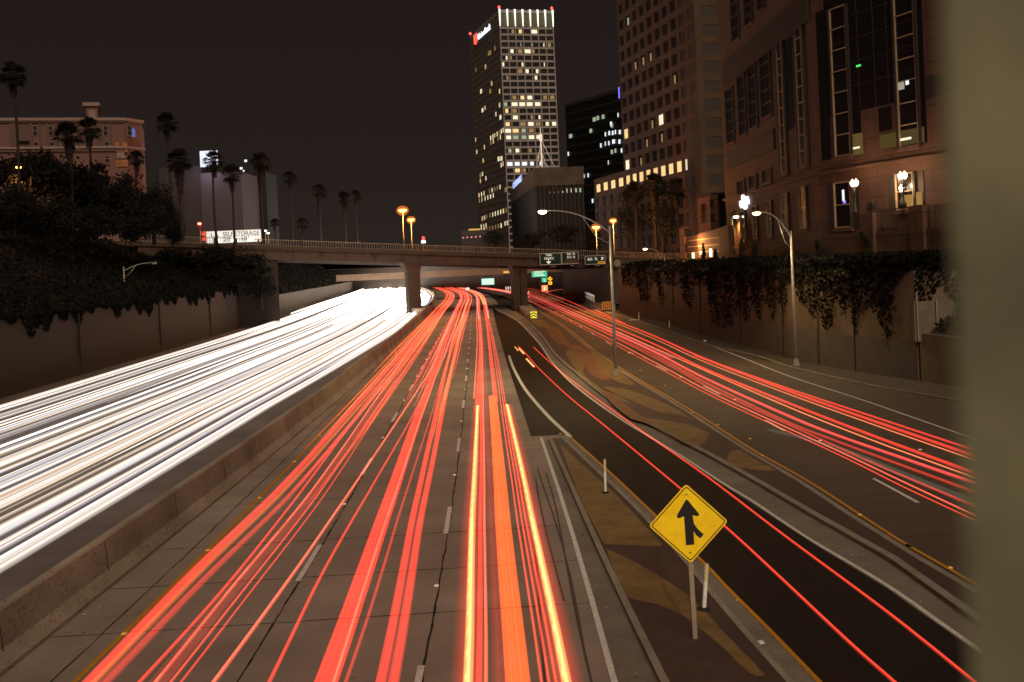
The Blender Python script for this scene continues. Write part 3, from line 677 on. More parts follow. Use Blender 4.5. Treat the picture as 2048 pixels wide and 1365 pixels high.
# striped object marker
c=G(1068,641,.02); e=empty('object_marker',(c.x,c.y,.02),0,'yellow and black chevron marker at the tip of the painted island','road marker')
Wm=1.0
q=MB(); q.box(-Wm*.5,Wm*.5,0,.05,.32,1.3); q.build('panel',mat('marker_yellow',(.85,.75,.05),.5,emit=(.9,.85,.1),es=.55),e)  # emission stands in for the marker's reflective sheeting
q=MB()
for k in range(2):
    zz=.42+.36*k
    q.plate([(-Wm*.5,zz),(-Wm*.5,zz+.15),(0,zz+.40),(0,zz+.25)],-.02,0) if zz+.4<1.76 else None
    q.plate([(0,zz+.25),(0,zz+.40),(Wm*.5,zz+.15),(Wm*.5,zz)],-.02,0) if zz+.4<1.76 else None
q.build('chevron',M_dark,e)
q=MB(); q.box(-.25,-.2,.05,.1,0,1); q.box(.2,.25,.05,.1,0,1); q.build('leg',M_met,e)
# ---------------------------------------------------------------- merge sign
c=G(1391,1279,.14); ms=empty('merge_sign',c,R(0),'large yellow diamond merge sign on a square post on the gore island','road sign')
cz=P(1389,1047,c.y).z-c.z; hd=.86; 
def dia(h,r,y0,y1):
    pts=[]
    for k in range(4):
        a=k*90-90; cx_,cz_=(h-r*1.414)*math.cos(R(a)),(h-r*1.414)*math.sin(R(a))
        for j in range(-2,3): t=R(a+j*22.5); pts.append((cx_+r*math.cos(t),cz+cz_+r*math.sin(t)))
    return pts
M_ys=mat('sign_yellow',(.90,.62,.012),.45,.35,3,(.74,.48,.010),spec=.2)
q=MB(); q.plate(dia(hd,.07,0,0),0,.012); pn=q.build('panel',M_ys,ms)
q=MB(); o=dia(hd-.045,.06,0,0); i_=dia(hd-.075,.045,0,0)
for k in range(len(o)):
    k2=(k+1)%len(o); q.quad((o[k][0],-.004,o[k][1]),(o[k2][0],-.004,o[k2][1]),(i_[k2][0],-.004,i_[k2][1]),(i_[k][0],-.004,i_[k][1]))
q.build('border',M_dark,ms)
S=.84/78/2.6*1.0   # sign metres per enlarged pixel
def sg(x,y): return ((x-856)*S,cz+(537-y)*S)
q=MB()
q.plate([sg(*p) for p in [(854,410),(862,418),(915,490),(912,501),(900,500),(880,495),(880,648),(836,649),(835,497),(812,506),(800,504),(798,492),(846,418)]],-.005,-.001)
q.plate([sg(*p) for p in [(880,495),(885,540),(903,568),(932,598),(914,618),(893,600),(880,578)]],-.0055,-.001)
q.build('merge_arrow',M_dark,ms)
q=MB()
for y_ in (386,689): x_,z_=sg(856,y_); q.lathe([(.016,0),(.016,.01)],(x_,0,z_))
q=MB()
for y_ in (386,689):
    x_,z_=sg(854,y_); q.plate([(x_+.018*math.cos(a*.785),z_+.018*math.sin(a*.785)) for a in range(8)],-.012,0)
q.build('bolt',M_dmet,ms)
q=MB(); q.prism([(-.05,.012),(.05,.012),(.05,.11),(-.05,.11)],0,cz+.6); q.build('post',mat('weathered_post',(.30,.24,.17),.85,.5,4,(.18,.14,.10)),ms)
ms.rotation_euler.y=R(-1.0)
# unseen spot added to brighten the merge sign and its island
pointlight('overpass_lamp',(4.5,-4,12.5),7500,(1,.88,.68),.15,spot=12,aim=(c.x,c.y,3.0),blend=.7)
# ---------------------------------------------------------------- delineators
def delineator(x,y,top,label,lean=0,w_=.05,group='white marker posts beside the roads',h=None,z0=.02):
    b=G(x,y,z0); hh=h or (P(x,top,b.y).z-b.z)
    e=empty('delineator_post',b,random.uniform(-.3,.3),label,'marker post',group); e.rotation_euler.y=lean
    q=MB(); q.tube([(0,0,.03),(0,0,hh*.62)],w_*1.0,8); q.build('post',mat('marker_white',(.85,.83,.76),.5,.4,5,(.55,.52,.45)),e)
    q=MB(); q.tube([(0,0,hh*.62),(0,0,hh)],w_*1.02,8); q.build('reflective_sleeve',mat('marker_sleeve',(.62,.50,.30),.5),e)
    q=MB(); q.lathe([(w_*3,0),(w_*3,.025),(w_*1.6,.05)]); q.build('base',M_dark,e)
    return e
delineator(1211,986,919,'slim white marker post on the gore island above the merge sign',R(1),.045,None,z0=.15)
delineator(1408,1219,1128,'leaning white marker post just right of the merge sign post',R(6),.05,None,z0=.15)
for x,y,t,l in ((1278,641,625,'broken white marker post lying beside the right verge'),(1339,657,642,'lone white marker post on the right verge below the ivy'),
                (1183,609,602,'leftmost white marker post on the low concrete barrier'),(1190,612,604,'second white marker post on the low concrete barrier'),(1199,616,608,'third white marker post on the low concrete barrier'),
                (1209,619,609,'white marker post in front of the orange board'),(1230,622,608,'white striped marker post at the right edge of the orange board'),
                (1170,600,590,'white marker post at the head of the low concrete barrier'),(1113.5,579,571,'white marker post at the split behind the bridge'),
                (88,797,788,'leftmost thin marker post along the far side of the white trails'),(163,775,760,'tall thin marker post second from left beyond the white trails'),(226,754,742,'thin marker post third from left beyond the white trails'),(276,739,729,'rightmost thin marker post beyond the white trails')):
    far=x<300
    delineator(x,y,t,l,0,.03 if far else .055)
lb=G(1270,641,.05); q=MB(); q.tube([(-.9,0,.06),(.4,0,.06)],.05,6); o=q.build('fallen_post',mat('marker_white2',(.8,.78,.72),.5)); o.location=lb; tag(o,'fallen white post lying flat on the right verge','marker post')
# row of white reflectors on the far side
random.seed(21)
for i in range(12):
    t=i/11; x=1164+24*t; y=584.5+9.5*t; b=P(x,y,215-25*t)
    q=MB(); q.box(-.07,.07,0,.06,0,.34); q.box(-.03,.03,.01,.05,-.9,0)
    o=q.build('reflector',mat('reflector_white',(.9,.88,.8),.5,emit=(1,.95,.85),es=.2)); o.location=b  # small emission in place of light returned by the reflectors
    tag(o,'white reflector in the sloping row above the low concrete barrier','reflector','row of white reflectors behind the bridge')
for i in range(6):
    x=1012+4.5*i; b=P(x,578-.4*i,262); q=MB(); q.box(-.14,.14,0,.08,-.2,.5); q.box(-.04,.04,.01,.07,-1.0,-.2); o=q.build('reflector',MATS['reflector_white']); o.location=b
    tag(o,'white reflector left of the middle pier above the far red trails','reflector','row of white reflectors left of the pier')
# low concrete barrier blocks and orange board
KR=[(1126,587),(1134,592),(1144,597),(1154,601),(1165,605),(1176,609),(1187,613),(1198,617),(1208,621)]
for i,(p,q_) in enumerate(zip(KR,KR[1:])):
    a=G(*p);b=G(*q_); m_=(a+b)/2; d=b-a; mb=MB(); L=d.length*.48
    mb.plate([(-.3,0),(.3,0),(.3,.1),(.14,.35),(.1,.85),(-.1,.85),(-.14,.35),(-.3,.1)],-L,L)
    o=mb.build('barrier_block',mat('pale_barrier',(.42,.34,.25),.85,.6,.8,(.2,.16,.12)) if i<4 else mat('grey_barrier',(.30,.27,.25),.85,.5,.8)); o.location=m_; o.rotation_euler.z=math.atan2(d.y,d.x)-R(90)
    tag(o,('tan' if i<4 else 'grey')+' concrete barrier block in the low curved row under the right end of the bridge','barrier','low concrete barrier blocks')
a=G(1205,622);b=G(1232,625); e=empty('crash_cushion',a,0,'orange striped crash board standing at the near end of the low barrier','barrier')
Wd=(b-a).x; q=MB(); q.box(0,Wd,0,.8,.12,1.45); q.build('panel',mat('orange_board',(.75,.28,.04),.6,.3,3,emit=(1,.33,.04),es=.12),e)  # faint emission makes the board look caught by light
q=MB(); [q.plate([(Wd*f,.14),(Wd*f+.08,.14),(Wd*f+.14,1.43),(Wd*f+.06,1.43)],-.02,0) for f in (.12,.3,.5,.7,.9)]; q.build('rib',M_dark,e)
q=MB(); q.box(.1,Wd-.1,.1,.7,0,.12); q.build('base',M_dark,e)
# ---------------------------------------------------------------- street lamps
def lamp(base,top,lampx,label,on=None,W=0,r0=.13,r1=.07,headpx=None,cat='street lamp',Z0=0,arm=True,group=None,em=None,col=(1,.45,.12),base_box=True,size=.32):
    e=empty('street_lamp',base,0,label,cat,group); h=top
    q=MB(); q.tube([(0,0,.0 if not base_box else .4),(0,0,h*.5),(0,0,h)],[r0,(r0+r1)/2,r1],10); q.build('pole',M_met,e,True)
    if base_box:
        q=MB(); q.lathe([(.26,0),(.24,.08),(.2,.3),(r0*1.15,.5)],k=8); q.build('base',M_kerb,e)
    if arm:
        dx,dz=lampx; n=10; pts=[]
        for i in range(n+1):
            t=i/n; pts.append((dx*t,0,h-.5+(dz+.5)*(1-(1-t)**2.2)))
        q=MB(); q.tube(pts,[.055-.02*i/n for i in range(n+1)],8)
        q.tube([(0,0,h-1.3),(dx*.22,0,h-.75),(dx*.42,0,pts[4][2]-.02)],.025,6); q.build('arm',M_met,e,True)
        hx=dx; hz_=h+dz
    else: hx,hz_=0,h
    sgn=1 if hx>=0 else -1
    hd_=MB(); hd_.prism([(hx-.1,-.12),(hx+sgn*.05+.1,-.16),(hx+sgn*.55,-.1),(hx+sgn*.55,.1),(hx+.1,.16),(hx-.1,.12)] if False else [(min(hx,hx+sgn*.6),-.13),(max(hx,hx+sgn*.6),-.13),(max(hx,hx+sgn*.6),.13),(min(hx,hx+sgn*.6),.13)],hz_-.02,hz_+.13)
    if not arm: hd_=MB().lathe([(size*.5,.0),(size*.6,.08),(size*.3,.2)],(0,0,hz_+size*.15)); sgn=0
    ho=hd_.build('lamp_head',M_dmet,e)
    b_=MB(); b_.lathe([(size*.3,-size*.55),(size*.8,-size*.35),(size,0),(size*.75,size*.15)],(hx+sgn*.3,0,hz_-.04),12)
    b_.build('bulb',em or mat('unlit_glass',(.2,.2,.2),.3),ho,True)
    if em is E_or:
        b_=MB(); b_.lathe([(size*.5,-size*1.25),(size*1.2,-size*.7),(size*1.45,-size*.1),(size*1.2,size*.5),(size*.6,size*.9)],(hx,0,hz_-.04),16); b_.build('halo_shell',glow('sodium_halo',(1,.22,.02),.5),ho,True)  # additive shell that draws the orange halo around the bulb
    if W: pointlight('lamp_light',(hx+sgn*.3,0,hz_-.75),W,col,.3,e,spot=165,aim=(hx+sgn*.3,0,-50),blend=.5)
    return e
E_or=emis('sodium_bulb',(1,.42,.08),8); E_yl=emis('pale_bulb',(1,.93,.55),16); E_wa=emis('warm_bulb',(1,.62,.25),14); E_gl=emis('globe_glow',(1,.80,.55),7)
# near pole on the painted island
b=G(1232,751,.14); t=P(1220,452,b.y); hp=P(1085,428,b.y)
lamp(b,t.z-b.z,(hp.x-b.x+.3,hp.z-t.z+.2),'tall lamp on the painted island, its arm reaching left to a pale lit head',W=2600,em=E_yl,col=(1,.80,.40))
# its hand hole plate
# pole on the right verge
b=G(1593,731,.06); t=P(1583,462,b.y); hp=P(1513,428,b.y)
lamp(b,t.z-b.z,(hp.x-b.x+.3,hp.z-t.z+.1),'tall lamp at the foot of the right wall with a short arm and amber head',W=2300,em=E_wa,col=(1,.72,.32))
# unlit and small ones
for (bx,by,tx,ty,hx,hy,Y,lab) in ((250,598,247,534,303,531,120,'unlit curved arm lamp at the far left above the retaining wall'),(493,570,491,527,530,522,172,'unlit curved arm lamp left of the bridge end'),):
    bb=P(bx,by,Y); t=P(tx,ty,Y); hp=P(hx,hy,Y); lamp(bb,t.z-bb.z,(hp.x-bb.x,hp.z-t.z+.3),lab,r0=.09,r1=.06,base_box=False)
bb=P(1331,560,140); t=P(1331,507,140); hp=P(1295,502,140)
lamp(bb,t.z-bb.z,(hp.x-bb.x,hp.z-t.z+.3),'short lit lamp with a left curving arm at the right end of the bridge',r0=.08,r1=.06,base_box=False,em=E_wa,W=350,col=(1,.6,.2),size=.3)
for (x,y,yb_,Y,W,lab,sz,e_) in ((805,420,486,184,9000,'brighter, higher orange lamp of the pair standing on the bridge',.78,E_or),(822,439,488,188,5000,'lower orange lamp of the pair standing on the bridge',.62,E_or),
                       (1192,454,500,206,11000,'brightest orange lamp on the right of the bridge beside the tall pole',.72,E_or),(1226,441,502,212,8000,'orange lamp on the bridge, right behind the near pole top',.62,E_or)):
    bb=P(x+(yb_-y)*ST,yb_,Y); t=P(x,y,Y); lamp(bb-Vector((0,0,1)),t.z-bb.z+1,None,lab,arm=False,em=e_,W=0,size=sz,r0=.09,r1=.06,base_box=False)
    pointlight('lamp_light',(t.x,t.y-2.2,t.z-1.0),W*1.2,(1,.36,.07),.3)
bb=P(1466,500,118); t=P(1462,437,118); lamp(bb,t.z-bb.z,(.2,.2),'amber lamp close against the pink stone building beyond the right pole',em=E_yl,W=1800,col=(1,.5,.14),r0=.05,r1=.04,base_box=False,size=.3)
for x,y,l in ((38,334,'amber street lamp among the trees at the far left'),):
    bb=P(x+3,430,115); t=P(x,y,115); lamp(bb,t.z-bb.z,None,l,arm=False,em=emis('amber_bulb',(1,.45,.08),14),W=1500,col=(1,.4,.1),base_box=False,size=.3)
# mast by the storage sign: cluster of little lamps
for x,y,yb_,l in ((531,461,488,'left one of the small white lamps right of the storage sign'),(536,466,488,'right one of the small white lamps right of the storage sign')):
    bb=P(x+1,yb_,235); t=P(x,y,235); lamp(bb,t.z-bb.z,None,l,arm=False,em=emis('cool_bulb',(.85,1,.75),7),base_box=False,r0=.08,r1=.06,size=.34)
# traffic light and red sign by the hillside
bb=P(402,490,168); tl=empty('traffic_light',bb,0,'traffic light showing red at the left end of the bridge','traffic light')
zz=P(400,450,168).z-bb.z; q=MB(); q.tube([(0,0,0),(0,0,zz)],.07,8); q.build('pole',M_met,tl); q=MB(); q.box(-.2,.2,-.15,.15,zz-.7,zz+.5); hs_=q.build('housing',M_dmet,tl)
q=MB(); q.lathe([(.22,-.02),(.3,.12),(.22,.24)],(0,-.3,zz+.05)); q.build('red_lens',emis('red_signal',(1,.06,.04),26),hs_,True)
for k in (1,2):
    q=MB(); q.lathe([(.1,-.1),(.1,.1)],(0,-.17,zz+.1-.3*k)); q.build('lens',M_dark,hs_)
pointlight('lamp_light',bb+Vector((0,-1.2,zz)),260,(1,.08,.05),.2)
bb=P(409,488,166); e=empty('do_not_enter_sign',bb,0,'red octagonal sign with a plate beneath it beside the red traffic light','road sign')
zz=P(408,468,166).z-bb.z; E_rs=emis('red_sign_face',(1,.10,.05),.85)  # sign face emits, imitating a reflective face
q=MB(); q.plate([(.42*math.cos(R(22.5+45*i)),zz+.42*math.sin(R(22.5+45*i))) for i in range(8)],0,.04); q.build('panel',E_rs,e)
q=MB(); q.box(-.3,.3,-.02,0,zz-.05,zz+.05); q.build('bar',mat('sign_white',(.6,.5,.45),.5),e); q=MB(); q.box(-.35,.35,0,.04,zz-1.1,zz-.6); q.build('plate',E_rs,e); q=MB(); q.box(-.04,.04,.05,.1,0,zz); q.build('post',M_met,e)
# ---------------------------------------------------------------- palms
def palm(x,y,rpx,yb_,Y,label,skirt=.8,trunkm=M_bark,xb=None,lean=0):
    t=P(x,y,Y); r=rpx*Y/F; b=P(xb if xb is not None else x+(yb_-y)*ST,yb_,Y)
    e=empty('palm_tree',b,random.uniform(0,6),label,'palm tree'); inv=Matrix.Rotation(-e.rotation_euler.z,3,'Z')
    top=inv@(t-b); q=MB(); pts=[top*f+Vector((math.sin(f*3)*.25,0,0)) for f in (0,.15,.35,.6,.85,1)]; pts[-1]=top
    q.tube(pts,[r*.13,r*.09,r*.08,r*.075,r*.075,r*.09],9); q.build('trunk',trunkm,e,True)
    q=MB()
    for i in range(64):
        az=random.uniform(0,6.283); el=random.uniform(-.75,1.45); L=r*random.uniform(.55,.72)
        d=Vector((math.cos(az)*math.cos(el),math.sin(az)*math.cos(el),math.sin(el)))
        c0=top+d*L*.15; c1=top+d*L*.75; c1.z-=r*.05
        q.tube([c0,c1],r*.012,3,False)
        side=d.cross(Vector((0,0,1))); side=side.normalized() if side.length>.05 else Vector((1,0,0)); up=side.cross(d)
        for k in range(-4,5):
            a=k*.33; dd=(d*math.cos(a)+side*math.sin(a)).normalized(); Lk=r*random.uniform(.36,.52)*(1-.06*abs(k)); m_=c1+dd*Lk*.5
            tip=c1+dd*Lk; tip.z-=Lk*.28; wd=side*math.cos(a)-d*math.sin(a); wd=wd*r*.035
            q.quad(c1,m_+wd,tip,m_-wd)
    q.build('crown',M_palm,e)
    q=MB()
    for i in range(int(150*skirt)):
        az=random.uniform(0,6.283); f=random.random(); rr_=r*(.42-.25*f)*random.uniform(.5,1); zz=-r*(.15+f*skirt*1.3)
        p0=top+Vector((math.cos(az)*rr_*.6,math.sin(az)*rr_*.6,zz+r*.35)); p1=top+Vector((math.cos(az)*rr_,math.sin(az)*rr_,zz-r*.2)); n_=Vector((-math.sin(az),math.cos(az),0))*r*.04
        q.quad(p0-n_*.4,p0+n_*.4,p1+n_,p1-n_)
    q.build('dead_frond_skirt',M_skirt,e)
    return e
random.seed(31)
PL=[(25,150,27,470,112,'tallest dark palm at the extreme left edge'),(137,272,30,470,120,'palm with a pale trunk in front of the pink apartment building'),(177,258,25,440,132,'palm crown directly under the small roof tower'),
(272,318,18,440,140,'palm in front of the banner on the pink apartment building'),(333,245,22,470,160,'slender palm standing alone right of the pink apartment building'),(358,322,26,478,150,'shaggy dark palm between the apartment building and the bright screen'),
(427,322,21,492,165,'palm crown silhouetted against the bright screen'),(463,348,21,500,160,'palm just right of the one against the bright screen'),(521,325,22,486,190,'reddish palm behind the right end of the storage sign'),
(580,356,15,486,240,'slim palm first to the right of the storage sign'),(605,448,13,487,235,'shortest palm behind the left part of the bridge railing'),(638,384,17,488,230,'shaggy palm third to the right of the storage sign'),
(688,398,16,488,235,'wide palm in the close pair behind the bridge'),(712,392,13,488,240,'thin palm, right one of the close pair behind the bridge'),(549,446,10,486,250,'small squat palm behind the storage sign lamps'),
(1268,385,24,505,225,'leftmost palm in front of the beige tower'),(1308,372,27,505,212,'middle palm in front of the beige tower'),(1350,378,24,505,222,'rightmost palm in front of the beige tower')]
for a in PL:
    a=(a[0],a[1],a[2]*1.35)+a[3:]
    palm(*a,skirt=1.3 if a[0] in (358,521,638,688) else .7)
# ---------------------------------------------------------------- broad trees and shrubs
def tree(x,y,rx,ry,yb_,Y,label,cat='tree',n=7000,name='broadleaf_tree',ls=.05,m=M_leaf,group=None):
    c=P(x,y,Y); b=P(x+(yb_-y)*ST,yb_,Y); Rx=rx*Y/F; Rz=ry*Y/F; e=empty(name,b,0,label,cat,group); cc=c-b
    q=MB(); tr=max(.06,Rx*.07); q.tube([(0,0,0),(cc.x*.3,0,cc.z*.45),(cc.x*.8,0,cc.z*.9)],[tr*1.3,tr,tr*.6],8)
    for k in range(5):
        az=k*1.3; q.tube([(cc.x*.4,0,cc.z*.5),(cc.x+math.cos(az)*Rx*.35,math.sin(az)*Rx*.35,cc.z*.85),(cc.x+math.cos(az)*Rx*.6,math.sin(az)*Rx*.6,cc.z+Rz*.2)],[tr*.5,tr*.35,tr*.15],6)
    q.build('trunk',M_bark,e,True)
    q=MB(); cl=[]
    for k in range(40):
        d=Vector((random.gauss(0,1),random.gauss(0,1),random.gauss(0,1))).normalized()*random.uniform(.35,.85)
        cl.append((Vector((cc.x+d.x*Rx,d.y*Rx,cc.z+d.z*Rz)),random.uniform(.18,.36)))
    for i in range(n):
        p,s=random.choice(cl); d=Vector((random.gauss(0,1),random.gauss(0,1),random.gauss(0,1)))*.55
        q.leaf(p+Vector((d.x*Rx*s,d.y*Rx*s,d.z*Rz*s)),max(.16,Rx*ls*2)*random.uniform(.6,1.3))
    q.build('crown',m,e); return e
random.seed(41)
for a in ((100,440,70,42,478,112,'low dark tree between the pale palm trunk and the left edge'),(190,445,62,38,480,122,'low dark tree under the orange lit strip'),(262,448,58,40,484,130,'low dark tree at the crest of the left hillside'),(60,352,85,60,470,118,'large dark tree at the far left, nearest the amber lamp'),(150,375,80,60,470,126,'dark tree below the palm with the pale trunk'),(225,396,66,50,470,134,'dark tree below the apartment banner'),
          (24,420,60,45,475,105,'dark tree low at the left picture edge'),(306,420,48,60,490,142,'rounded dark tree right of the apartment building'),(345,452,30,40,492,152,'small dark tree left of the red traffic light')):
    tree(*a)
for a in ((1262,440,40,55,508,232,'dark tree behind the bridge right of the orange lamps'),(1325,440,42,55,512,205,'dark tree in front of the tower beside the terrace wall'),(1120,470,45,22,500,250,'low dark tree behind the bridge signs'),(1185,478,30,26,502,245,'dark tree behind the brightest right orange lamp'),(985,477,30,14,494,300,'low dark tree at the foot of the tall lit tower'),(1060,480,30,16,496,280,'low dark tree behind the middle of the bridge railing')):
    tree(*a,n=1800)
for a in ((345,508,50,20,530,166,'wide dark shrub at the hidden left end of the bridge railing'),(432,516,56,24,545,166,'dark shrub hiding the left end of the bridge deck'),(508,532,44,26,575,166,'dark shrub against the bridge left abutment'),(452,552,48,26,585,164,'low dark shrub above the end of the left wall'),(522,574,34,30,620,166,'dark creeper covered shrub at the corner of the left abutment')):
    tree(*a,cat='shrub',n=2600,name='hillside_shrub',ls=.06)
M_shr=mat('shrub_foliage',(.03,.024,.018),.85,.5,2,spec=.1)
def conifer(x,y,yb_,wpx,Y,label,lean=0,m=M_shr,name='conifer_shrub'):
    t=P(x,y,Y); b=P(x,yb_,Y); b.x-=lean*0; h=(t.z-b.z); Wd=wpx*Y/F/2; e=empty(name,b,0,label,'shrub'); q=MB(); q.tube([(0,0,0),(lean*.5*h,0,h*.5),(lean*h,0,h)],[.07,.05,.02],6); q.build('trunk',M_bark,e)
    q=MB()
    for i in range(700):
        f=random.random()**.8; k=int(f*7); rr_=Wd*(1-f)**.7*(.45+.55*((f*7)%1))+.05; az=random.uniform(0,6.28); rd_=rr_*random.random()**.5
        q.leaf((lean*f*h+math.cos(az)*rd_,math.sin(az)*rd_,h*(.1+.9*f)),random.uniform(.12,.28),.4)
    q.build('foliage',m,e); return e
for a in ((1408,487,532,18,117,'pointed shrub between the two upright wall lights',0),(1432,499,532,16,116,'shorter shrub right of the pointed shrub by the wall lights',0),(1485,478,528,20,98,'small conifer left of the pair by the pink stone wall',0),(1508,484,530,20,96,'small conifer right of the pair by the pink stone wall',.1),
          (1648,482,522,26,84,'windblown shrub above the ivy right of the tall lamp pole',-.35),(1752,464,525,30,80,'left windblown shrub under the terrace lamp',-.45),(1790,474,527,32,79,'right windblown shrub under the terrace',-.3),(1775,455,520,26,81,'upright shrub between the two windblown shrubs',-.1)):
    conifer(*a[:6],lean=a[6])
tree(1602,514,22,12,528,86,'low rounded bush above the ivy beside the tall lamp pole','shrub',700,'round_bush',.05,M_shr)
tree(1868,372,26,22,408,79,'golden lit bush in a planter right of the terrace lamps','shrub',1500,'planter_bush',.04,mat('lamplit_bush',(.16,.10,.03),.8,.5,2))  # terrace lamp light put into the leaf colour
# ---------------------------------------------------------------- buildings
W_warm=[emis('warm_window',(1,.66,.28),1.1),emis('pale_window',(1,.88,.60),1.1),emis('dim_window',(.8,.5,.2),.4),emis('greenish_window',(.7,.85,.55),.5),emis('white_window',(.92,.95,1),1.1)]
def win(parent,m,x0,x1,z0,z1,y=-.12,name='window'):
    q=MB(); q.box(x0,x1,y,y+.1,z0,z1); return q.build(name,m,parent)
# -- tall tower with lit crown
ZT=159; c0=G(942,72,ZT); c1=G(998,20,ZT); c2=G(1104,22,ZT)
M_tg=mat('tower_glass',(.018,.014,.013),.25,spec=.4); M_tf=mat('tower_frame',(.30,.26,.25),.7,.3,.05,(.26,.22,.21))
TW=empty('office_tower',(c1.x,c1.y,0),0,'tall white gridded office tower with glowing crown fins and red lit sign','building')
F1=Frame((c1.x,c1.y),(c2.x,c2.y)); F2=Frame((c0.x,c0.y),(c1.x,c1.y))
q=MB(); c3=Vector((c2.x+(c0.x-c1.x),c2.y+(c0.y-c1.y),0)); q.prism([(p.x-c1.x,p.y-c1.y) for p in (c1,c2,c3,c0)],8,ZT-1); q.build('glass_wall',M_tg,TW)
ff=empty('front_face',(0,0,0),F1.a); ff.parent=TW; 
lf=empty('side_face',(c0.x-c1.x,c0.y-c1.y,0),F2.a); lf.parent=TW
q=MB(); nb=7; FH=3.93; zc=ZT-10.2
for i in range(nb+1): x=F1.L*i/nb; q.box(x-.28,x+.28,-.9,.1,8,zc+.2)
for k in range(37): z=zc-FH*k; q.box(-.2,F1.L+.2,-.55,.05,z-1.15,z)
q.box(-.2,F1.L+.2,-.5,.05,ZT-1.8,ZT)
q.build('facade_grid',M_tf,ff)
q=MB(); q.box(.4,F1.L-.4,-.2,0,zc+.4,ZT-2); q.build('crown_screen',mat('crown_louver',(.14,.13,.08),.8,.3,2),ff)
for i in range(nb+1):
    x=F1.L*i/nb; q=MB(); q.plate([(x-.55,ZT+.2),(x+.55,ZT+.2),(x+.22,zc+.3),(x-.22,zc+.3)],-1.3,-.95); q.build('light_fin',emis('fin_glow',(.93,1,.82),1.6),ff)
for x in (.1,F1.L-.1):
    q=MB(); q.lathe([(.5,0),(.8,.8),(.4,1.6)],(x,0,ZT+.8)); q.build('beacon',emis('red_beacon',(1,.08,.06),3),ff)
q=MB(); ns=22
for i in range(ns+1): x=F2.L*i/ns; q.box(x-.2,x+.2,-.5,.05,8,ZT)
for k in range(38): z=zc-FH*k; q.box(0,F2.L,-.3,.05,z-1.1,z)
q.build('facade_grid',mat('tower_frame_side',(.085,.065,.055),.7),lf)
q=MB(); q.lathe([(.5,0),(.9,.8),(.4,1.6)],(.1,-.5,ZT+.6)); q.build('beacon',MATS['red_beacon'],lf)
LIT={0:[(1,.4,2),(2,.5,0),(4,.95,1)],2:[(2,.1,3),(4,.1,3),(5,.15,1),(6,.5,2)],3:[(1,.5,1),(2,.7,2),(3,.95,1),(4,.4,2)],4:[(0,.25,1),(1,.25,2)],5:[(0,.3,1),(2,.25,1),(5,.15,1)],6:[(2,.7,2),(3,.5,1),(4,.4,1)],7:[(0,.3,2),(4,.4,1)],
10:[(1,.6,2),(2,.6,0),(3,.8,1),(5,.6,2),(6,.7,2)],11:[(0,.5,3),(1,.95,1),(2,.95,1),(3,.95,1),(4,.9,1)],12:[(0,.5,0),(1,.7,2)],13:[(1,.8,1),(3,.4,2),(4,.3,1)],14:[(0,.7,0),(2,.9,2),(3,.9,1),(4,.8,2),(5,.5,1),(6,.7,1)],
15:[(0,.95,1),(1,.95,0),(2,.7,3),(3,.8,2)],16:[(0,.8,1),(1,.9,3),(2,.8,3),(3,.9,1),(4,.8,1)],18:[(0,.5,3),(1,.6,1),(3,.4,2)],19:[(4,.4,2)],20:[(0,.9,4),(1,.8,4),(2,.85,4),(3,.6,4),(4,.3,4)],21:[(1,.8,0),(2,.5,2)]}
for k,l in LIT.items():
    for (c,wd,mi) in l:
        bx=F1.L/nb; x0=bx*c+.5+random.uniform(0,(bx-1)*(1-wd)); z1=zc-FH*k-1.2
        win(ff,W_warm[mi],x0,x0+(bx-1)*wd,z1-2.4,z1-.2,-.25)
def zp(x,y): return 900+x/2.844,y/2.844
SL=[(150,400,1),(205,380,1),(240,475,1),(180,520,2),(232,520,2),(285,520,1),(188,628,2),(202,615,1),(285,598,1),(264,650,1),(290,668,2),(150,795,1),(155,865,1),(198,838,1),(192,915,1),(280,905,2),(296,902,2),(294,940,1),(306,932,1),(176,1000,2),(188,990,1),(208,1015,1),(176,1030,1),(320,1080,2),(232,300,2),(258,275,1),(222,305,1)]
SL+=[(235+i*12,785-i*7.4,1) for i in range(7)]+[(235+i*14,812-i*8,1) for i in range(5) if i!=2]+[(168+i*15,1112-i*6,1) for i in range(9) if i!=3]+[(170+i*16,1142-i*6,1) for i in range(6)]+[(186+i*13,1245-i*6,1) for i in range(3)]+[(232+i*15,1226-i*5,1) for i in range(7)]+[(180+i*14,1290-i*3,1) for i in range(3)]+[(316,1272,1),(330,1268,1)]+[(182+i*16,1312-i*4,1) for i in range(8)]
random.seed(50)
for (x,y,wd) in SL[:100-0]:
    s,z=F2.loc(*zp(x,y)); ww=F2.L/ns*.62
    win(lf,random.choice([W_warm[1],W_warm[1],W_warm[0],W_warm[2]]) if y>350 else W_warm[2],s-ww/2*wd,s+ww/2*wd,z-1.4,z+1.3,-.42)
s,z=F2.loc(955.5,77.5); sg_=empty('roof_sign',(0,0,0)); sg_.parent=lf
q=MB(); s0,_=F2.loc(951.5,80); s1,_=F2.loc(957.5,77); s2,z2=F2.loc(984,54)
q.plate([(s0,z+3),(s0+(s1-s0)*.36,z+3),(s0+(s1-s0)*.42,z-1.5),(s0+(s1-s0)*.6,z-1.5),(s0+(s1-s0)*.66,z+3),(s1,z+3),(s1-.3,z-2.6),((s0+s1)/2,z-3.6),(s0+.3,z-2.6)],-1.4,-.9)
q.build('emblem',emis('sign_red',(1,.10,.06),1.8),sg_)
s3,z3=F2.loc(959,80); text('lettering','UnionBank',5.4,emis('sign_white_glow',(.93,.93,1),1.6),sg_,(s3+s2)/2+.5,-1.2,z-.5,(s2-s3)*1.0,.2)
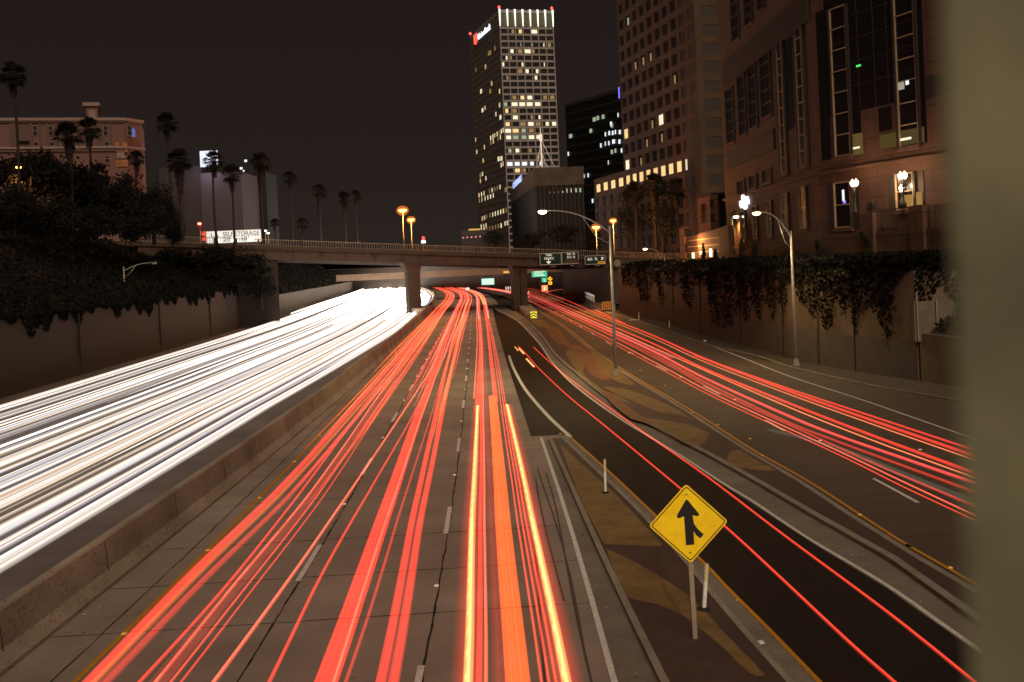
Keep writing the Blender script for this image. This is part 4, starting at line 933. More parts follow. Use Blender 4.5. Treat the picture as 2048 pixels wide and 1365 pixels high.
# -- low office block in front of it
ZB=40; a0=G(1021,381,ZB); a1=G(1068,337,ZB); a2=G(1165,333,ZB); 
BO=empty('office_block',(a1.x,a1.y,0),0,'squat dark office block with blank top band and mast, in front of the tall tower','building')
q=MB(); a3=Vector((a2.x+(a0.x-a1.x),a2.y+(a0.y-a1.y),0)); q.prism([(p.x-a1.x,p.y-a1.y) for p in (a1,a2,a3,a0)],7,ZB-6); q.build('wall',mat('block_wall',(.010,.008,.006),.8),BO)
q=MB(); q.prism([((p.x-a1.x)*1.0+dx_,(p.y-a1.y)-.5) for p,dx_ in ((a1,-.3),(a2,.3),(a3,.3),(a0,-.3))],ZB-6,ZB); q.build('roof_band',mat('block_band',(.07,.045,.03),.8,.3,.2),BO)
F3=Frame((a1.x,a1.y),(a2.x,a2.y)); f3=empty('front_face',(0,0,0),F3.a); f3.parent=BO
q=MB(); nn=11
for i in range(nn+1): x=.3+(F3.L-.6)*i/nn; q.box(x-.3,x+.3,-.55,0,8,ZB-6)
q.build('mullion',mat('block_mullion',(.02,.014,.010),.8),f3)
for i,(mi) in enumerate((None,None,2,2,2,4,1,1,3,3)):
    if mi is None: continue
    x=.3+(F3.L-.6)*(i+.5)/nn+ .9; win(f3,W_warm[mi] if i>4 else W_warm[2],x-.35,x+.3+(.4 if i>7 else 0),ZB-8.6,ZB-7.2-(.8 if i<6 else 0),-.2)
F4=Frame((a0.x,a0.y),(a1.x,a1.y)); f4=empty('side_face',(a0.x-a1.x,a0.y-a1.y,0),F4.a); f4.parent=BO
s0,z0=F4.loc(1029,380); s1,z1=F4.loc(1046,353); s2,z2=F4.loc(1029,366)
text('roof_sign','COMPANIES',3.4,emis('blue_sign',(.42,.50,1),1.4),f4,(s0+s1)/2,-.6,(z0+z2)/2,s1-s0,.1)
bb=P(1084,334,a1.y+8); mt=empty('roof_mast',bb,0,'white lattice mast with guy wires on the roof of the squat office block','mast')
E_m=mat('mast_white',(.8,.75,.68),.5,emit=(1,.85,.7),es=.35); hm=P(1082,255,a1.y+8).z-bb.z  # mast given emission so it reads as brightly lit
q=MB(); q.tube([(0,0,0),(0,0,hm*.65),(0,0,hm)],[.28,.2,.08],8); q.build('pole',E_m,mt); q=MB(); q.box(-.6,.5,-.4,.4,hm*.66,hm*.82); q.build('antenna',E_m,mt)
q=MB(); [q.tube([(0,0,h_),(dx_,0,0)],.05,5) for h_,dx_ in ((hm*.7,4.2),(hm*.65,-1.8),(hm*.35,1.8),(hm*.15,-1.5),(hm*.15,2))]; q.build('guy_wire',E_m,mt)
# -- dark tower behind
ZD=85; d0=G(1130,211,ZD); d1=G(1241,180,ZD); Fd=Frame((d0.x,d0.y),(d1.x,d1.y)); DT=empty('dark_tower',(d0.x,d0.y,0),Fd.a,'black glass tower with scattered cool lit windows behind the beige tower','building')
q=MB(); q.box(0,Fd.L+12,0,40,8,ZD); q.build('wall',mat('black_glass',(.006,.006,.006),.35),DT)
q=MB(); q.box(0,Fd.L+12,-.4,.1,ZD-1,ZD+.5); 
for i in range(26): q.box(0,Fd.L+12,-.15,.02,ZD-4*i-5,ZD-4*i-4.4)
q.build('floor_band',mat('dark_band',(.018,.016,.014),.7),DT)
random.seed(4)
for (x,y,wz,mi) in [(825,680,30,3),(845,672,24,3),(875,665,24,3),(690,775,34,3),(920,705,16,4),(925,715,20,3),(888,765,10,4),(910,758,14,4),(930,757,14,4),(945,752,10,4),(970,752,18,4),(862,828,12,4),(888,818,8,4),(908,815,10,4),(935,806,26,4),(968,806,18,4),(925,865,20,3),(945,858,16,3),(980,857,12,4),(677,876,12,4),(805,745,26,3),(762,1003,24,4),(790,998,10,4),(905,925,5,4),(815,1143,14,4),(960,655,8,4)]:
    s,z=Fd.loc(*zp(x,y)); wd=wz/2.844*d0.y/F*.9; win(DT,W_warm[mi],s-wd/2,s+wd/2,z-1.0,z+.9,-.5)
s,z=Fd.loc(1240,186); win(DT,emis('violet_light',(.25,.18,1),1.6),s-.35,s+.35,z-2.6,z+2.6,-.6,'accent_light')
# -- beige tower with square windows
M_bt=mat('beige_stone',(.060,.030,.019),.85,.35,.08,(.048,.024,.015)); M_wd=mat('dark_pane',(.014,.012,.012),.2,spec=.4); M_core=mat('tower_core',(.03,.022,.018),.6)
Yc=221; cx=XatY(1410,Yc); kx=-.226
pc=Vector((cx,Yc,0)); tl_=(cx-.1105*Yc)/( .1105+.226); pl_=Vector((cx-.226*tl_,Yc+tl_,0)); tp=(cx-.0815*Yc)/(.0815+.226); pp=Vector((cx-.226*tp,Yc+tp,0))
FT=Frame((pl_.x,pl_.y),(pc.x,pc.y)); pr_=Vector((cx+6.2,Yc+1.2,0)); FR=Frame((pc.x,pc.y),(pr_.x,pr_.y))
BT=empty('beige_tower',(pc.x,pc.y,0),0,'beige stone tower with rows of deep square windows, warm lit low band','building')
TF=empty('side_face',(pl_.x-pc.x,pl_.y-pc.y,0),FT.a); TF.parent=BT
fh=3.95; zs0=8; nbay=10; bw=FT.L/nbay; ntop=22
q=MB(); q.box(0,FT.L,.45,6,7,8+fh*ntop); q.build('core',M_core,TF)
s,z=FT.loc(1262,359); rowz=z  # centre of the bright row
def gridwall(face,L,n,z0,z1,bw,wr,hr,zc_,m,x0=0,name='wall',yd=0):
    q=MB(); ww=bw*wr
    for i in range(n+1):
        a=x0+bw*i-(bw-ww)/2; b_=x0+bw*i+(bw-ww)/2
        a=max(a,x0); b_=min(b_,x0+bw*n); q.box(a,b_,0+yd,.5+yd,z0,z1)
    k=0; z=zc_
    while z-fh>z0: z-=fh
    zz=[]
    while z<z1: zz.append(z); z+=fh
    for zc2 in zz: q.box(x0+.001,x0+bw*n-.001,.004+yd,.497+yd,zc2+fh*hr/2,zc2+fh*(1-hr/2))
    q.build(name,m,face); return zz
zz=gridwall(TF,FT.L,nbay,7,8+fh*ntop,bw,.70,.66,rowz,M_bt)
random.seed(60)
lit_=[((1258,33),1),((1265,62),0),((1256,268),0),((1248,225),0)]
rows_=[(r,i) for r in range(len(zz)) for i in range(nbay)]
litset={}
for (x,y,mi) in ((1260,33,3),(1282,118,2),(1298,110,2),(1268,127,2),(1358,148,2),(1325,236,0),(1307,243,2),(1256,268,0),(1382,205,2),(1329,271,2),(1294,285,2),(1389,282,2),(1259,331,0),(1277,325,2)):
    s,z=FT.loc(x,y); r=min(range(len(zz)),key=lambda k:abs(zz[k]-z)); litset[(r,max(0,min(nbay-1,int(s/bw))))]=mi
r0=min(range(len(zz)),key=lambda k:abs(zz[k]-rowz))
for i in range(nbay): 
    if i!=9: litset[(r0,i)]=0 if i not in (2,4) else 1
cnt=0; stuff=MB()
for r,i in rows_:
    x=bw*(i+.5); ww=bw*.70/2-.05; z=zz[r]; hh=fh*.33-.04
    if r<r0-4: continue
    mi=litset.get((r,i))
    if mi is None:
        if cnt<80 and r>=r0-3 and r<r0+14:
            win(TF,M_wd,x-ww,x+ww,z-hh,z+hh,.30); cnt+=1
        else: stuff.box(x-ww,x+ww,.3,.4,z-hh,z+hh)
    else:
        f=win(TF,M_wd,x-ww,x+ww,z-hh,z+hh,.32)
        if mi in (0,1):
            q=MB(); n4=5
            for j in range(n4):
                a=x-ww+2*ww*j/n4; q.box(a+.06,a+2*ww/n4*random.uniform(.7,.98),.26,.31,z-hh+.1,z+hh-.1)
            q.build('lit_blind',W_warm[0] if random.random()<.75 else W_warm[1],f)
        else:
            q=MB(); a=x+random.uniform(-ww,ww*.3); q.box(a,a+ww*.5,.26,.31,z-hh+.1,z+hh*.5); q.build('lit_blind',W_warm[mi],f)
if stuff.v: tag(stuff.build('windows',M_wd,TF),kind='stuff')
# low wing continuing to the left
LW=empty('low_wing',(pp.x-pc.x,pp.y-pc.y,0),FT.a); LW.parent=BT; Lw=(pl_-pp).length; s,zt_=FT.loc(1215,352)
q=MB(); q.box(0,Lw,.45,25,7,zt_-.05); q.build('core',M_core,LW); nl=4
zt2=gridwall(LW,Lw-.02,nl,7,zt_,Lw/nl-.005,.70,.66,rowz,M_bt)
for i in range(nl):
    x=Lw/nl*(i+.5); ww=Lw/nl*.31-.05; f=win(LW,M_wd,x-ww,x+ww,rowz-fh*.29,rowz+fh*.29,.32); q=MB()
    for j in range(5): a=x-ww+2*ww*j/5; q.box(a+.06,a+2*ww/5*.9,.26,.31,rowz-fh*.27,rowz+fh*.27)
    q.build('lit_blind',W_warm[0],f)
# narrow right face
NR=empty('front_face',(0,0,0),FR.a); NR.parent=BT
q=MB(); q.box(.01,6.5,.45,10,7,8+fh*ntop); q.build('core',M_core,NR)
_,zr=FR.loc(1428,322); zz2=gridwall(NR,6.4,1,7,8+fh*ntop,6.35,.56,.62,zr,mat('beige_stone_front',(.07,.046,.028),.85,.35,.08))
lt2={322:0,208:2,132:2,97:4,245:3,283:2,60:2,390:1}
for y_ in (15,60,97,132,170,208,245,283,322,358,388):
    _,z=FR.loc(1428,y_); r=min(zz2,key=lambda k:abs(k-z)); f=win(NR,M_wd,1.45,4.9,r-fh*.3,r+fh*.3,.30)
    if y_ in (322,208,132,390,60):
        q=MB(); 
        for j in range(3 if y_==322 else 1): a=1.6+1.2*j+(1.5 if y_ in (208,60) else 0); q.box(a,a+.6,.24,.29,r-fh*.25,r+.4)
        q.build('lit_blind',W_warm[0 if y_ in(322,) else 2],f)
    if y_==245: q=MB(); q.box(2.6,3.0,.24,.29,r-.15,r+.1); q.build('exit_light',emis('green_exit',(.1,.9,.2),1),f)
# -- pink stone building on the right, in two runs of facade
def stone(name,col,c2,bw_,bh_,mor=.012):
    m=bpy.data.materials.new(name); m.use_nodes=True; t=m.node_tree; b=t.nodes['Principled BSDF']; b.inputs['Roughness'].default_value=.8
    tc=t.nodes.new('ShaderNodeTexCoord'); sp=t.nodes.new('ShaderNodeSeparateXYZ'); cb=t.nodes.new('ShaderNodeCombineXYZ'); bt=t.nodes.new('ShaderNodeTexBrick'); nz=t.nodes.new('ShaderNodeTexNoise'); mx=t.nodes.new('ShaderNodeMix'); mx.data_type='RGBA'; mx.blend_type='MULTIPLY'
    t.links.new(tc.outputs['Object'],sp.inputs[0]); t.links.new(sp.outputs['X'],cb.inputs[0]); t.links.new(sp.outputs['Z'],cb.inputs[1]); t.links.new(cb.outputs[0],bt.inputs['Vector'])
    bt.inputs['Color1'].default_value=(*col,1); bt.inputs['Color2'].default_value=(*c2,1); bt.inputs['Mortar'].default_value=(.02,.013,.01,1); bt.inputs['Scale'].default_value=1
    bt.inputs['Mortar Size'].default_value=.035; bt.inputs['Brick Width'].default_value=bw_; bt.inputs['Row Height'].default_value=bh_; bt.offset=.5
    t.links.new(tc.outputs['Object'],nz.inputs['Vector']); nz.inputs['Scale'].default_value=.5; nz.inputs['Detail'].default_value=8
    mr=t.nodes.new('ShaderNodeMapRange'); mr.inputs[3].default_value=.6; mr.inputs[4].default_value=1.25; t.links.new(nz.outputs[0],mr.inputs[0])
    mx.inputs[0].default_value=1; t.links.new(bt.outputs[0],mx.inputs[6]); t.links.new(mr.outputs[0],mx.inputs[7]); t.links.new(mx.outputs[2],b.inputs['Base Color']); return m
M_ps=stone('pink_stone',(.105,.048,.027),(.088,.041,.024),2.4,1.55)
Yn,Yf=88.6,124.5
xk=XatY(1645,Yn); pk=Vector((xk,Yn,0)); pf=Vector((xk-.6,Yf,0)); tt=(XatY(1925,1)*Yn-xk)/(.37+XatY(1925,1)) ; pn_=Vector((xk+.37*tt,Yn-tt,0)); 
pn_=pk+(pn_-pk)*1.9
FL=Frame((pf.x,pf.y),(pk.x,pk.y)); FN=Frame((pk.x,pk.y),(pn_.x,pn_.y))
PB=empty('stone_building',(pk.x,pk.y,0),0,'huge pink stone building with tall dark glass bays looming at the right','building')
A1=empty('side_face',(pf.x-pk.x,pf.y-pk.y,0),FL.a); A1.parent=PB; A2=empty('front_face',(0,0,0),FN.a); A2.parent=PB
q=MB(); q.box(0,FL.L,0,25,6,46); q.build('wall',M_ps,A1); q=MB(); q.box(0.01,FN.L,.002,20,6,46.2); q.build('wall',M_ps,A2)
M_gl=mat('bay_glass',(.012,.009,.009),.18,spec=.5); M_fr=mat('bay_frame',(.34,.25,.17),.6); M_fr2=mat('bay_frame_dark',(.03,.022,.018),.6); M_band=mat('dark_stone_band',(.028,.018,.015),.7)
def fwin(face,fr,x0,y0,x1,y1,rec=.35,bars=0,vb=(0,1),dark=True,side=None,lit=None,midx=None):
    s0,z1=fr.loc(x0,y0); s1,_=fr.loc(x1,y0); _,z0=fr.loc((x0+x1)/2,y1); _,z1=fr.loc((x0+x1)/2,y0)
    q=MB(); q.box(s0,s1,-.05,.02,z0,z1); f=q.build('window',M_gl,face)
    q=MB(); t=.09; w_=s1-s0
    a,b=s0+w_*vb[0],s0+w_*vb[1]
    q.box(a,a+t,-.16,-.05,z0,z1); q.box(b-t,b,-.16,-.05,z0,z1); q.box(a+t,b-t,-.15,-.05,z1-t,z1); q.box(a+t,b-t,-.15,-.05,z0,z0+t)
    for k in range(1,bars+1): z=z0+(z1-z0)*k/(bars+1); q.box(a+t,b-t,-.14,-.05,z-t*.4,z+t*.4)
    q.build('frame',M_fr if dark else M_fr2,f)
    q=MB(); q.box(s0-.15,s1+.15,-.28,.0,z0-.3,z0-.01); q.build('sill',M_ps,f)
    [MB().box(a_,b_,-.2,.0,z0,z1).build('surround',M_fr2,f) for a_,b_ in ((s0-.22,s0-.01),(s1+.01,s1+.22))]
    return f,s0,s1,z0,z1
# right run: two tall bays joined by a dark glass field
def fieldbox(face,fr,x0,y0,x1,y1,m,name,yd=(-.03,.02)):
    xm=(x0+x1)/2; s0,_=fr.loc(x0,(y0+y1)/2); s1,_=fr.loc(x1,(y0+y1)/2); _,zt_=fr.loc(xm,y0); _,zb_=fr.loc(xm,y1)
    q=MB(); q.box(s0,s1,yd[0],yd[1],zb_,zt_); return q.build(name,m,face)
gf=fieldbox(A2,FN,1650,-60,1846,215,M_gl,'glass_bay')
q=MB()
for x_ in (1716,1748,1775):
    s_,_=FN.loc(x_,100); _,zb_=FN.loc(x_,215); q.box(s_-.03,s_+.03,-.07,-.031,zb_,46)
_,zref=FN.loc(1700,80)
for k in range(-2,5):
    s0,_=FN.loc(1655,80); s1,_=FN.loc(1842,80); q.box(s0,s1,-.065,-.031,zref+k*1.85-.03,zref+k*1.85+.03)
q.build('mullion',M_fr2,gf)
fwin(A2,FN,1660,14,1692,314,bars=6)
fwin(A2,FN,1786,-60,1826,296,bars=7)
fieldbox(A2,FN,1638,20,1656,322,M_gl,'glass_bay',(-.04,.02)); fieldbox(A2,FN,1696,215,1722,270,M_gl,'glass_bay',(-.04,.02))
fieldbox(A2,FN,1758,215,1784,262,M_gl,'glass_bay',(-.04,.02)); fieldbox(A2,FN,1828,150,1852,288,M_gl,'glass_bay',(-.04,.02)); fieldbox(A2,FN,1848,148,1905,192,M_band,'dark_band',(-.04,.02))
fieldbox(A2,FN,1700,268,1726,310,emis('dim_olive_room',(.20,.13,.04),.55),'lit_window',(-.06,-.0)); fieldbox(A2,FN,1760,262,1850,292,emis('dim_olive_room2',(.14,.09,.03),.55),'lit_window',(-.055,-.01))
fieldbox(A2,FN,1708,294,1721,298,W_warm[1],'ceiling_light',(-.09,-.062)); fieldbox(A2,FN,1799,276,1824,281,W_warm[1],'ceiling_light',(-.09,-.058))
fieldbox(A2,FN,1714,130,1723,134,emis('green_exit',(.1,.9,.2),1),'exit_light',(-.09,-.07))
fieldbox(A2,FN,1796,164,1810,180,mat('room_lamp_shade',(.5,.5,.45),.6,emit=(.6,.62,.5),es=.35),'lamp_shade',(-.09,-.06)); fieldbox(A2,FN,1813,160,1819,170,W_warm[4],'ceiling_light',(-.09,-.06))
# street-level windows of right run
for (x0,y0,x1,y1,b) in ((1669,364,1702,456,1),(1792,346,1828,420,1)):
    f,s0,s1,z0,z1=fwin(A2,FN,x0,y0,x1,y1,bars=b)
    [MB().box(a_,b_,-.06,.01,z0,z1).build('side_panel',M_fr2,f) for a_,b_ in ((s0-.9,s0-.24),(s1+.24,s1+1.0))]
fieldbox(A2,FN,1686,380,1690,402,W_warm[4],'room_light',(-.09,-.06)); fieldbox(A2,FN,1688,402,1693,407,emis('violet_light',(.25,.18,1),1.6),'room_light',(-.1,-.06))
fieldbox(A2,FN,1806,390,1828,414,emis('amber_room',(.45,.25,.07),.8),'lit_window',(-.09,-.06)); fieldbox(A2,FN,1833,384,1846,410,emis('amber_room',(.45,.25,.07),.8),'lit_window',(-.09,-.06))
# left run windows: dark pilaster-framed slots between two dark bands
for (x0,y0,x1,y1) in ((1452,178,1466,288),(1476,150,1490,272),(1496,128,1512,258),(1520,100,1540,236),):
    f,*_=fwin(A1,FL,x0,y0,x1,y1,bars=4,dark=False)
for (x0,y0,x1,y1) in ((1462,-20,1476,84),(1489,-30,1503,52),(1515,-40,1528,22)):
    fwin(A1,FL,x0,y0,x1,y1,bars=3,dark=False)
for (x0,y0,x1,y1,b) in ((1552,84,1566,352,7),(1588,44,1606,338,8)):
    fwin(A1,FL,x0,y0,x1,y1,bars=b,vb=(.1,.8))
fieldbox(A1,FL,1568,66,1588,260,M_gl,'glass_bay')
def slopeband(face,fr,xa,ya,xb,yb_,h0,m,name):      # a level band of stone along the facade
    s0,z0=fr.loc(xa,ya); s1,z1=fr.loc(xb,yb_); z=(z0+z1)/2; q=MB(); q.box(s0,s1,-.2,.02,z-h0/2,z+h0/2); return q.build(name,m,face)
slopeband(A1,FL,1448,158,1618,2,2.6,M_band,'dark_band'); slopeband(A1,FL,1458,334,1550,262,2.0,M_band,'dark_band')
for (x0,y0,x1,y1) in ((1476,360,1490,392),(1500,350,1514,378),(1527,338,1543,365)):
    fwin(A1,FL,x0,y0,x1,y1,bars=0,dark=False)
for (x0,y0,x1,y1) in ((1462,422,1469,492),(1482,422,1491,482),(1506,412,1515,478),(1535,402,1544,474),(1565,388,1577,464),(1600,374,1613,458)):
    fwin(A1,FL,x0,y0,x1,y1,bars=1)
# cornice ledges
for (f_,fr,L) in ((A1,FL,FL.L),(A2,FN,FN.L)):
    q=MB(); _,zc1=FN.loc(1700,338) ; q.box(0.02,L,-.35,-.0,zc1-.15,zc1+.1); q.build('ledge',M_ps,f_)
# glowing emblem sign
s_,z_=FL.loc(1494,404); sa_,_=FL.loc(1485,404); sb_,_=FL.loc(1503,404); k_=(sb_-sa_)/5.2; eg=MB()
E_w=emis('sign_white_glow',(.93,.93,1),1.6)
eg.box(s_-2.6*k_,s_+2.6*k_,-.4,-.2,z_-.34,z_+.22)
for (dx_,dz_) in ((-.5,.5),(.5,-.52)):
    eg.plate([(s_+dx_*k_+.95*k_*math.cos(2*math.pi*i/14),z_+dz_+.34*math.sin(2*math.pi*i/14)) for i in range(14)],-.38,-.22)
eg.box(s_+1.2*k_,s_+2.3*k_,-.38,-.22,z_+.2,z_+.5); eg.box(s_-2.2*k_,s_-1.3*k_,-.38,-.22,z_-.6,z_-.3)
eg.build('emblem_sign',E_w,A1)
# terrace wall with planter, railings, lamps in front of right run
def tp(x,y,off): s,z=FN.loc(x,y); p=FN.o+FN.d*s+FN.n*off; return Vector((p.x,p.y,z))
TWl=empty('terrace_wall',tp(1650,500,1.8)*1,FN.a,'stone terrace wall with piers below the globe lamps','wall'); TWl.location.z=0
def tsx(x,y=470):   # local along-wall coordinate
    fr=Frame((TWl.location.x,TWl.location.y),(TWl.location.x+FN.d.x,TWl.location.y+FN.d.y)); return fr.loc(x,y)
s0,z0=tsx(1650,470); s1,_=tsx(1940,450)
q=MB(); q.box(s0-.5,s1+3,0,.4,5.5,z0); q.build('wall',M_ps,TWl)
for (xa,xb,yt) in ((1727,1750,428),(1822,1850,413)):
    a_,zt_=tsx(xa,yt); b_,_=tsx(xb,yt); q=MB(); q.box(a_,b_,-.25,.5,5.6,zt_); q.build('pier',M_ps,TWl)
rlg=MB(); sA_,_=tsx(1752,440); sB_,zt_=tsx(1822,415)
rlg.box(sA_,sB_,.1,.16,zt_,zt_+.06); rlg.box(sA_,sB_,.1,.16,z0+.1,z0+.15)
s_=sA_
while s_<sB_: rlg.box(s_,s_+.03,.11,.15,z0,zt_); s_+=.16
sC_,_=tsx(1855,430); sD_,_=tsx(1935,420)
rlg.box(sC_,sD_,.1,.16,zt_,zt_+.06); s_=sC_
while s_<sD_: rlg.box(s_,s_+.03,.11,.15,z0,zt_); s_+=.16
tag(rlg.build('terrace_railing',M_dmet,None,loc=TWl.location,rz=FN.a),'dark metal railing between the stone piers of the terrace','railing')
def globelamp(x,ytop,ybase,label,two=True,off=1.7,sc_=1):
    b_=tp(x,ybase,off); t_=tp(x,ytop,off); h=t_.z-b_.z; e=empty('globe_lamp',b_,FN.a,label,'street lamp')
    q=MB(); q.lathe([(.22,0),(.2,.3),(.08,.5),(.06,h*.6),(.09,h*.62),(.06,h*.7),(.05,h-.35)],k=10); q.build('post',M_dmet,e,True)
    for sx_ in ((-.22,.22) if two else (0,)):
        q=MB(); q.tube([(0,0,h-.75),(sx_*.7,0,h-.7),(sx_,0,h-.4)],.03,6); q.build('bracket',M_dmet,e)
        q=MB(); q.lathe([(.07,-.26),(.17,-.1),(.2,.06),(.12,.18),(.04,.2),(.06,.26),(.02,.32)],(sx_,0,h-.1),12); q.build('globe',E_gl,e,True)
    pointlight('lamp_light',(0,-.5,h+.1),260,(1,.62,.32),.25,e); return e
globelamp(1747,363,428,'black twin globe lamp on the left terrace pier'); globelamp(1845,348,414,'black twin globe lamp on the right terrace pier')
globelamp(1813,374,412,'single hanging globe lantern seen in the terrace window',two=False,off=.4)
for i,(x,y0,y1) in enumerate(((1763,405,428),(1774,400,428),(1729,393,430),(1768,402,430),(1782,399,428),(1797,396,424),(1812,394,420))):
    b_=tp(x,y1,1.2); h_=tp(x,y0,1.2).z-b_.z
    q=MB()
    if i<2:
        q.lathe([(.05,0),(.05,h_*.35),(.17,h_*.45),(.2,h_*.6),(.1,h_*.9),(.02,h_)],k=8); o=q.build('closed_parasol',mat('parasol_cloth',(.03,.022,.02),.9)); lab,ct=('shorter closed dark parasol by the left terrace lamp' if i==0 else 'taller closed dark parasol right of the left terrace lamp'),'parasol'
    else:
        q.tube([(0,0,0),(0,0,h_)],.06,6); o=q.build('terrace_post',M_dmet); lab,ct='slim dark post standing on the terrace','post'
    o.location=b_; tag(o,lab,ct,None if i<2 else 'slim posts on the terrace')
# orange lit garden pavilion and striped wall left of the stone building
pv=P(1394,520,112); PV=empty('garden_pavilion',(0,0,0),0,'small orange lit pavilion with a slit opening beside the stone building','building')
a_=P(1394,380,150); b_=P(1427,380,143); c_=P(1458,380,150)
Fp=Frame((a_.x,a_.y),(b_.x,b_.y)); Fq=Frame((b_.x,b_.y),(c_.x,c_.y))
M_pv=stone('orange_stone',(.36,.15,.06),(.32,.13,.055),6,1.0); M_pg=stone('olive_stone',(.13,.105,.06),(.12,.10,.055),6,1.0)
e1=empty('front_face',(a_.x,a_.y,0),Fp.a); e1.parent=PV; e2=empty('side_face',(b_.x,b_.y,0),Fq.a); e2.parent=PV
_,z0=Fp.loc(1410,462); _,z1=Fp.loc(1400,396); s0,_=Fp.loc(1402,430); s1,_=Fp.loc(1416,430); _,zo0=Fp.loc(1409,445); _,zo1=Fp.loc(1409,408)
q=MB(); q.box(0,s0,0,.6,z0-4,z1); q.box(s1,Fp.L,0,.6,z0-4,z1); q.box(s0,s1,.001,.6,zo1,z1-.001); q.box(s0,s1,.001,.6,z0-4,zo0); q.build('wall',M_pv,e1)
q=MB(); q.box(s0-.2,s1+.2,1.2,1.4,zo0-.5,zo1+.5); q.build('inner_wall',M_pg,e1)
q=MB(); q.box(-.4,Fp.L+.01,-.3,4,z1,z1+.25); q.build('roof',M_brdk,e1)
q=MB(); q.box(0.01,Fq.L+2,0.002,.6,z0-4,z1+.2); q.build('wall',M_pg,e2)
a_=P(1373,500,134); b_=P(1458,500,113); Fs=Frame((a_.x,a_.y),(b_.x,b_.y)); SW=empty('striped_wall',(a_.x,a_.y,0),Fs.a,'low brown wall with pale horizontal stripes and two upright lights','wall')
_,zt_=Fs.loc(1378,476); q=MB(); k=len(q.v); _,zt1=Fs.loc(1440,453)
q.plate([(0,6.5),(Fs.L,6.5),(Fs.L,zt1),(0,zt_)],0,.5); q.build('wall',mat('striped_wall',(.14,.075,.045),.85,.4,.6),SW)
q=MB()
for (yy0,yy1) in ((487,470),(499,484),(511,497)):
    s0,z0=Fs.loc(1376,yy0); s1,z1=Fs.loc(1438,yy1); q.box(s0,s1,-.03,0,(z0+z1)/2-.05,(z0+z1)/2+.05)
q.build('stripe',mat('pale_stripe',(.6,.35,.2),.7),SW)
s0,_=Fs.loc(1363,500); s1,_=Fs.loc(1373,500); _,zp_=Fs.loc(1368,456); q=MB(); q.box(s0,s1,-.2,.7,6.5,zp_); q.build('pillar',M_pv,SW)
for i,(x,y0,y1) in enumerate(((1389,506,520),(1424,498,514),(1405,503,509))):
    s_,zt_=Fs.loc(x,y0); _,zb_=Fs.loc(x,y1); q=MB(); q.box(s_-.12,s_+.12,-.3,-.05,zb_,zt_); q.build('upright_light',emis('upright_glow',(1,.85,.5),3.0),SW)
    if i<2: pointlight('lamp_light',(s_,-1.0,zb_),35,(1,.7,.3),.15,SW)
pointlight('pavilion_fill',tuple(P(1380,490,126)),1600,(1,.45,.14),.3)  # unseen light added to brighten the orange pavilion
lg=MB(); random.seed(8)
for i in range(500):
    p=P(random.uniform(1366,1402),random.uniform(518,526),124+random.uniform(-2,2)); lg.leaf(p,.3)
tag(lg.build('lit_ground_cover',mat('lit_plants',(.22,.17,.04),.8)),'yellow lit ground cover below the pillar of the striped wall','plants',kind='stuff')
# -- pink apartment building on the left
Yh=175; h0=P(-120,300,Yh-8); h1=P(252,300,Yh); h2=P(282,300,Yh+8)
Fh=Frame((h0.x,h0.y),(h1.x,h1.y)); _,ztop=Fh.loc(200,238); HB=empty('apartment_building',(h0.x,h0.y,0),Fh.a,'pink stucco apartment building with arched top windows on the left hill','building')
M_pk=mat('pink_stucco',(.15,.075,.062),.9,.3,.2,(.125,.064,.053)); M_tr=mat('pale_trim',(.22,.15,.125),.8); M_trd=mat('brown_trim',(.10,.055,.045),.8)
q=MB(); q.prism([(0,0),(Fh.L,0),(Fh.L+2.3,3.2),(Fh.L+2.3,16),(0,16)],12,ztop); q.build('wall',M_pk,HB)
def hl_(x,y): return Fh.loc(x,y)
q=MB()
for (yy,t_) in ((238,.35),(295,.25)):
    _,z=hl_(150,yy); q.prism([(-.3,-.5),(Fh.L+.2,-.5),(Fh.L+2.9,3.0),(Fh.L+2.9,3.6),(-.3,3.6)],z-t_,z+.12)
q.build('cornice',M_tr,HB)
q=MB()
for yy in (242,300): _,z=hl_(150,yy); q.box(0,Fh.L,-.32,-.0,z-.32,z+.05)
q.build('cornice_shadow_moulding',M_trd,HB)
for x_ in (22,28,61,79,93,110,195,201,219,251): s_,z1_=hl_(x_,245); _,z0_=hl_(x_,293); MB().box(s_-.22,s_+.22,-.18,0,z0_,z1_).build('pilaster',M_trd,HB)
def hwin(x0,y0,x1,y1,arch=False,m=M_wd):
    s0,z1=hl_(x0,y0); s1,_=hl_(x1,y0); _,z0=hl_(x0,y1)
    if arch:
        r_=(s1-s0)/2; cx_=(s0+s1)/2; pts=[(s0,z0),(s1,z0)]+[(cx_+r_*math.cos(R(a)),z1-r_+r_*math.sin(R(a))) for a in range(0,181,30)]
    else: pts=[(s0,z0),(s1,z0),(s1,z1),(s0,z1)]
    cxm=sum(p[0] for p in pts)/len(pts); czm=(z0+z1)/2
    q=MB(); q.plate([((p[0]-cxm)*1.25+cxm,(p[1]-czm)*1.1+czm) for p in pts],-.12,-.0); f=q.build('window',M_tr,HB)
    q=MB(); q.plate(pts,-.16,-.125); q.build('pane',m,f)
    q=MB(); q.box(s0,s1,-.19,-.165,(z0+z1)/2-.04,(z0+z1)/2+.04); q.build('sash_bar',M_tr,f)
for x in (66,97,207,255): hwin(x,252,x+8,271,True)
for x in (68,100,209): hwin(x,285,x+8,300)
hwin(267,256,271,272,True,emis('blue_pane',(.22,.32,1),.5)) if False else None
hwin(210,313,218,323)
s_,z1_=hl_(34,250); s1_,z0_=hl_(58,280); q=MB(); q.box(s_,s1_,-.05,.01,z0_,z1_); q.box(s_,s1_,-.9,-.06,z0_-.3,z0_-.1); q.build('balcony',M_trd,HB)
s_,z_=hl_(35,252); 
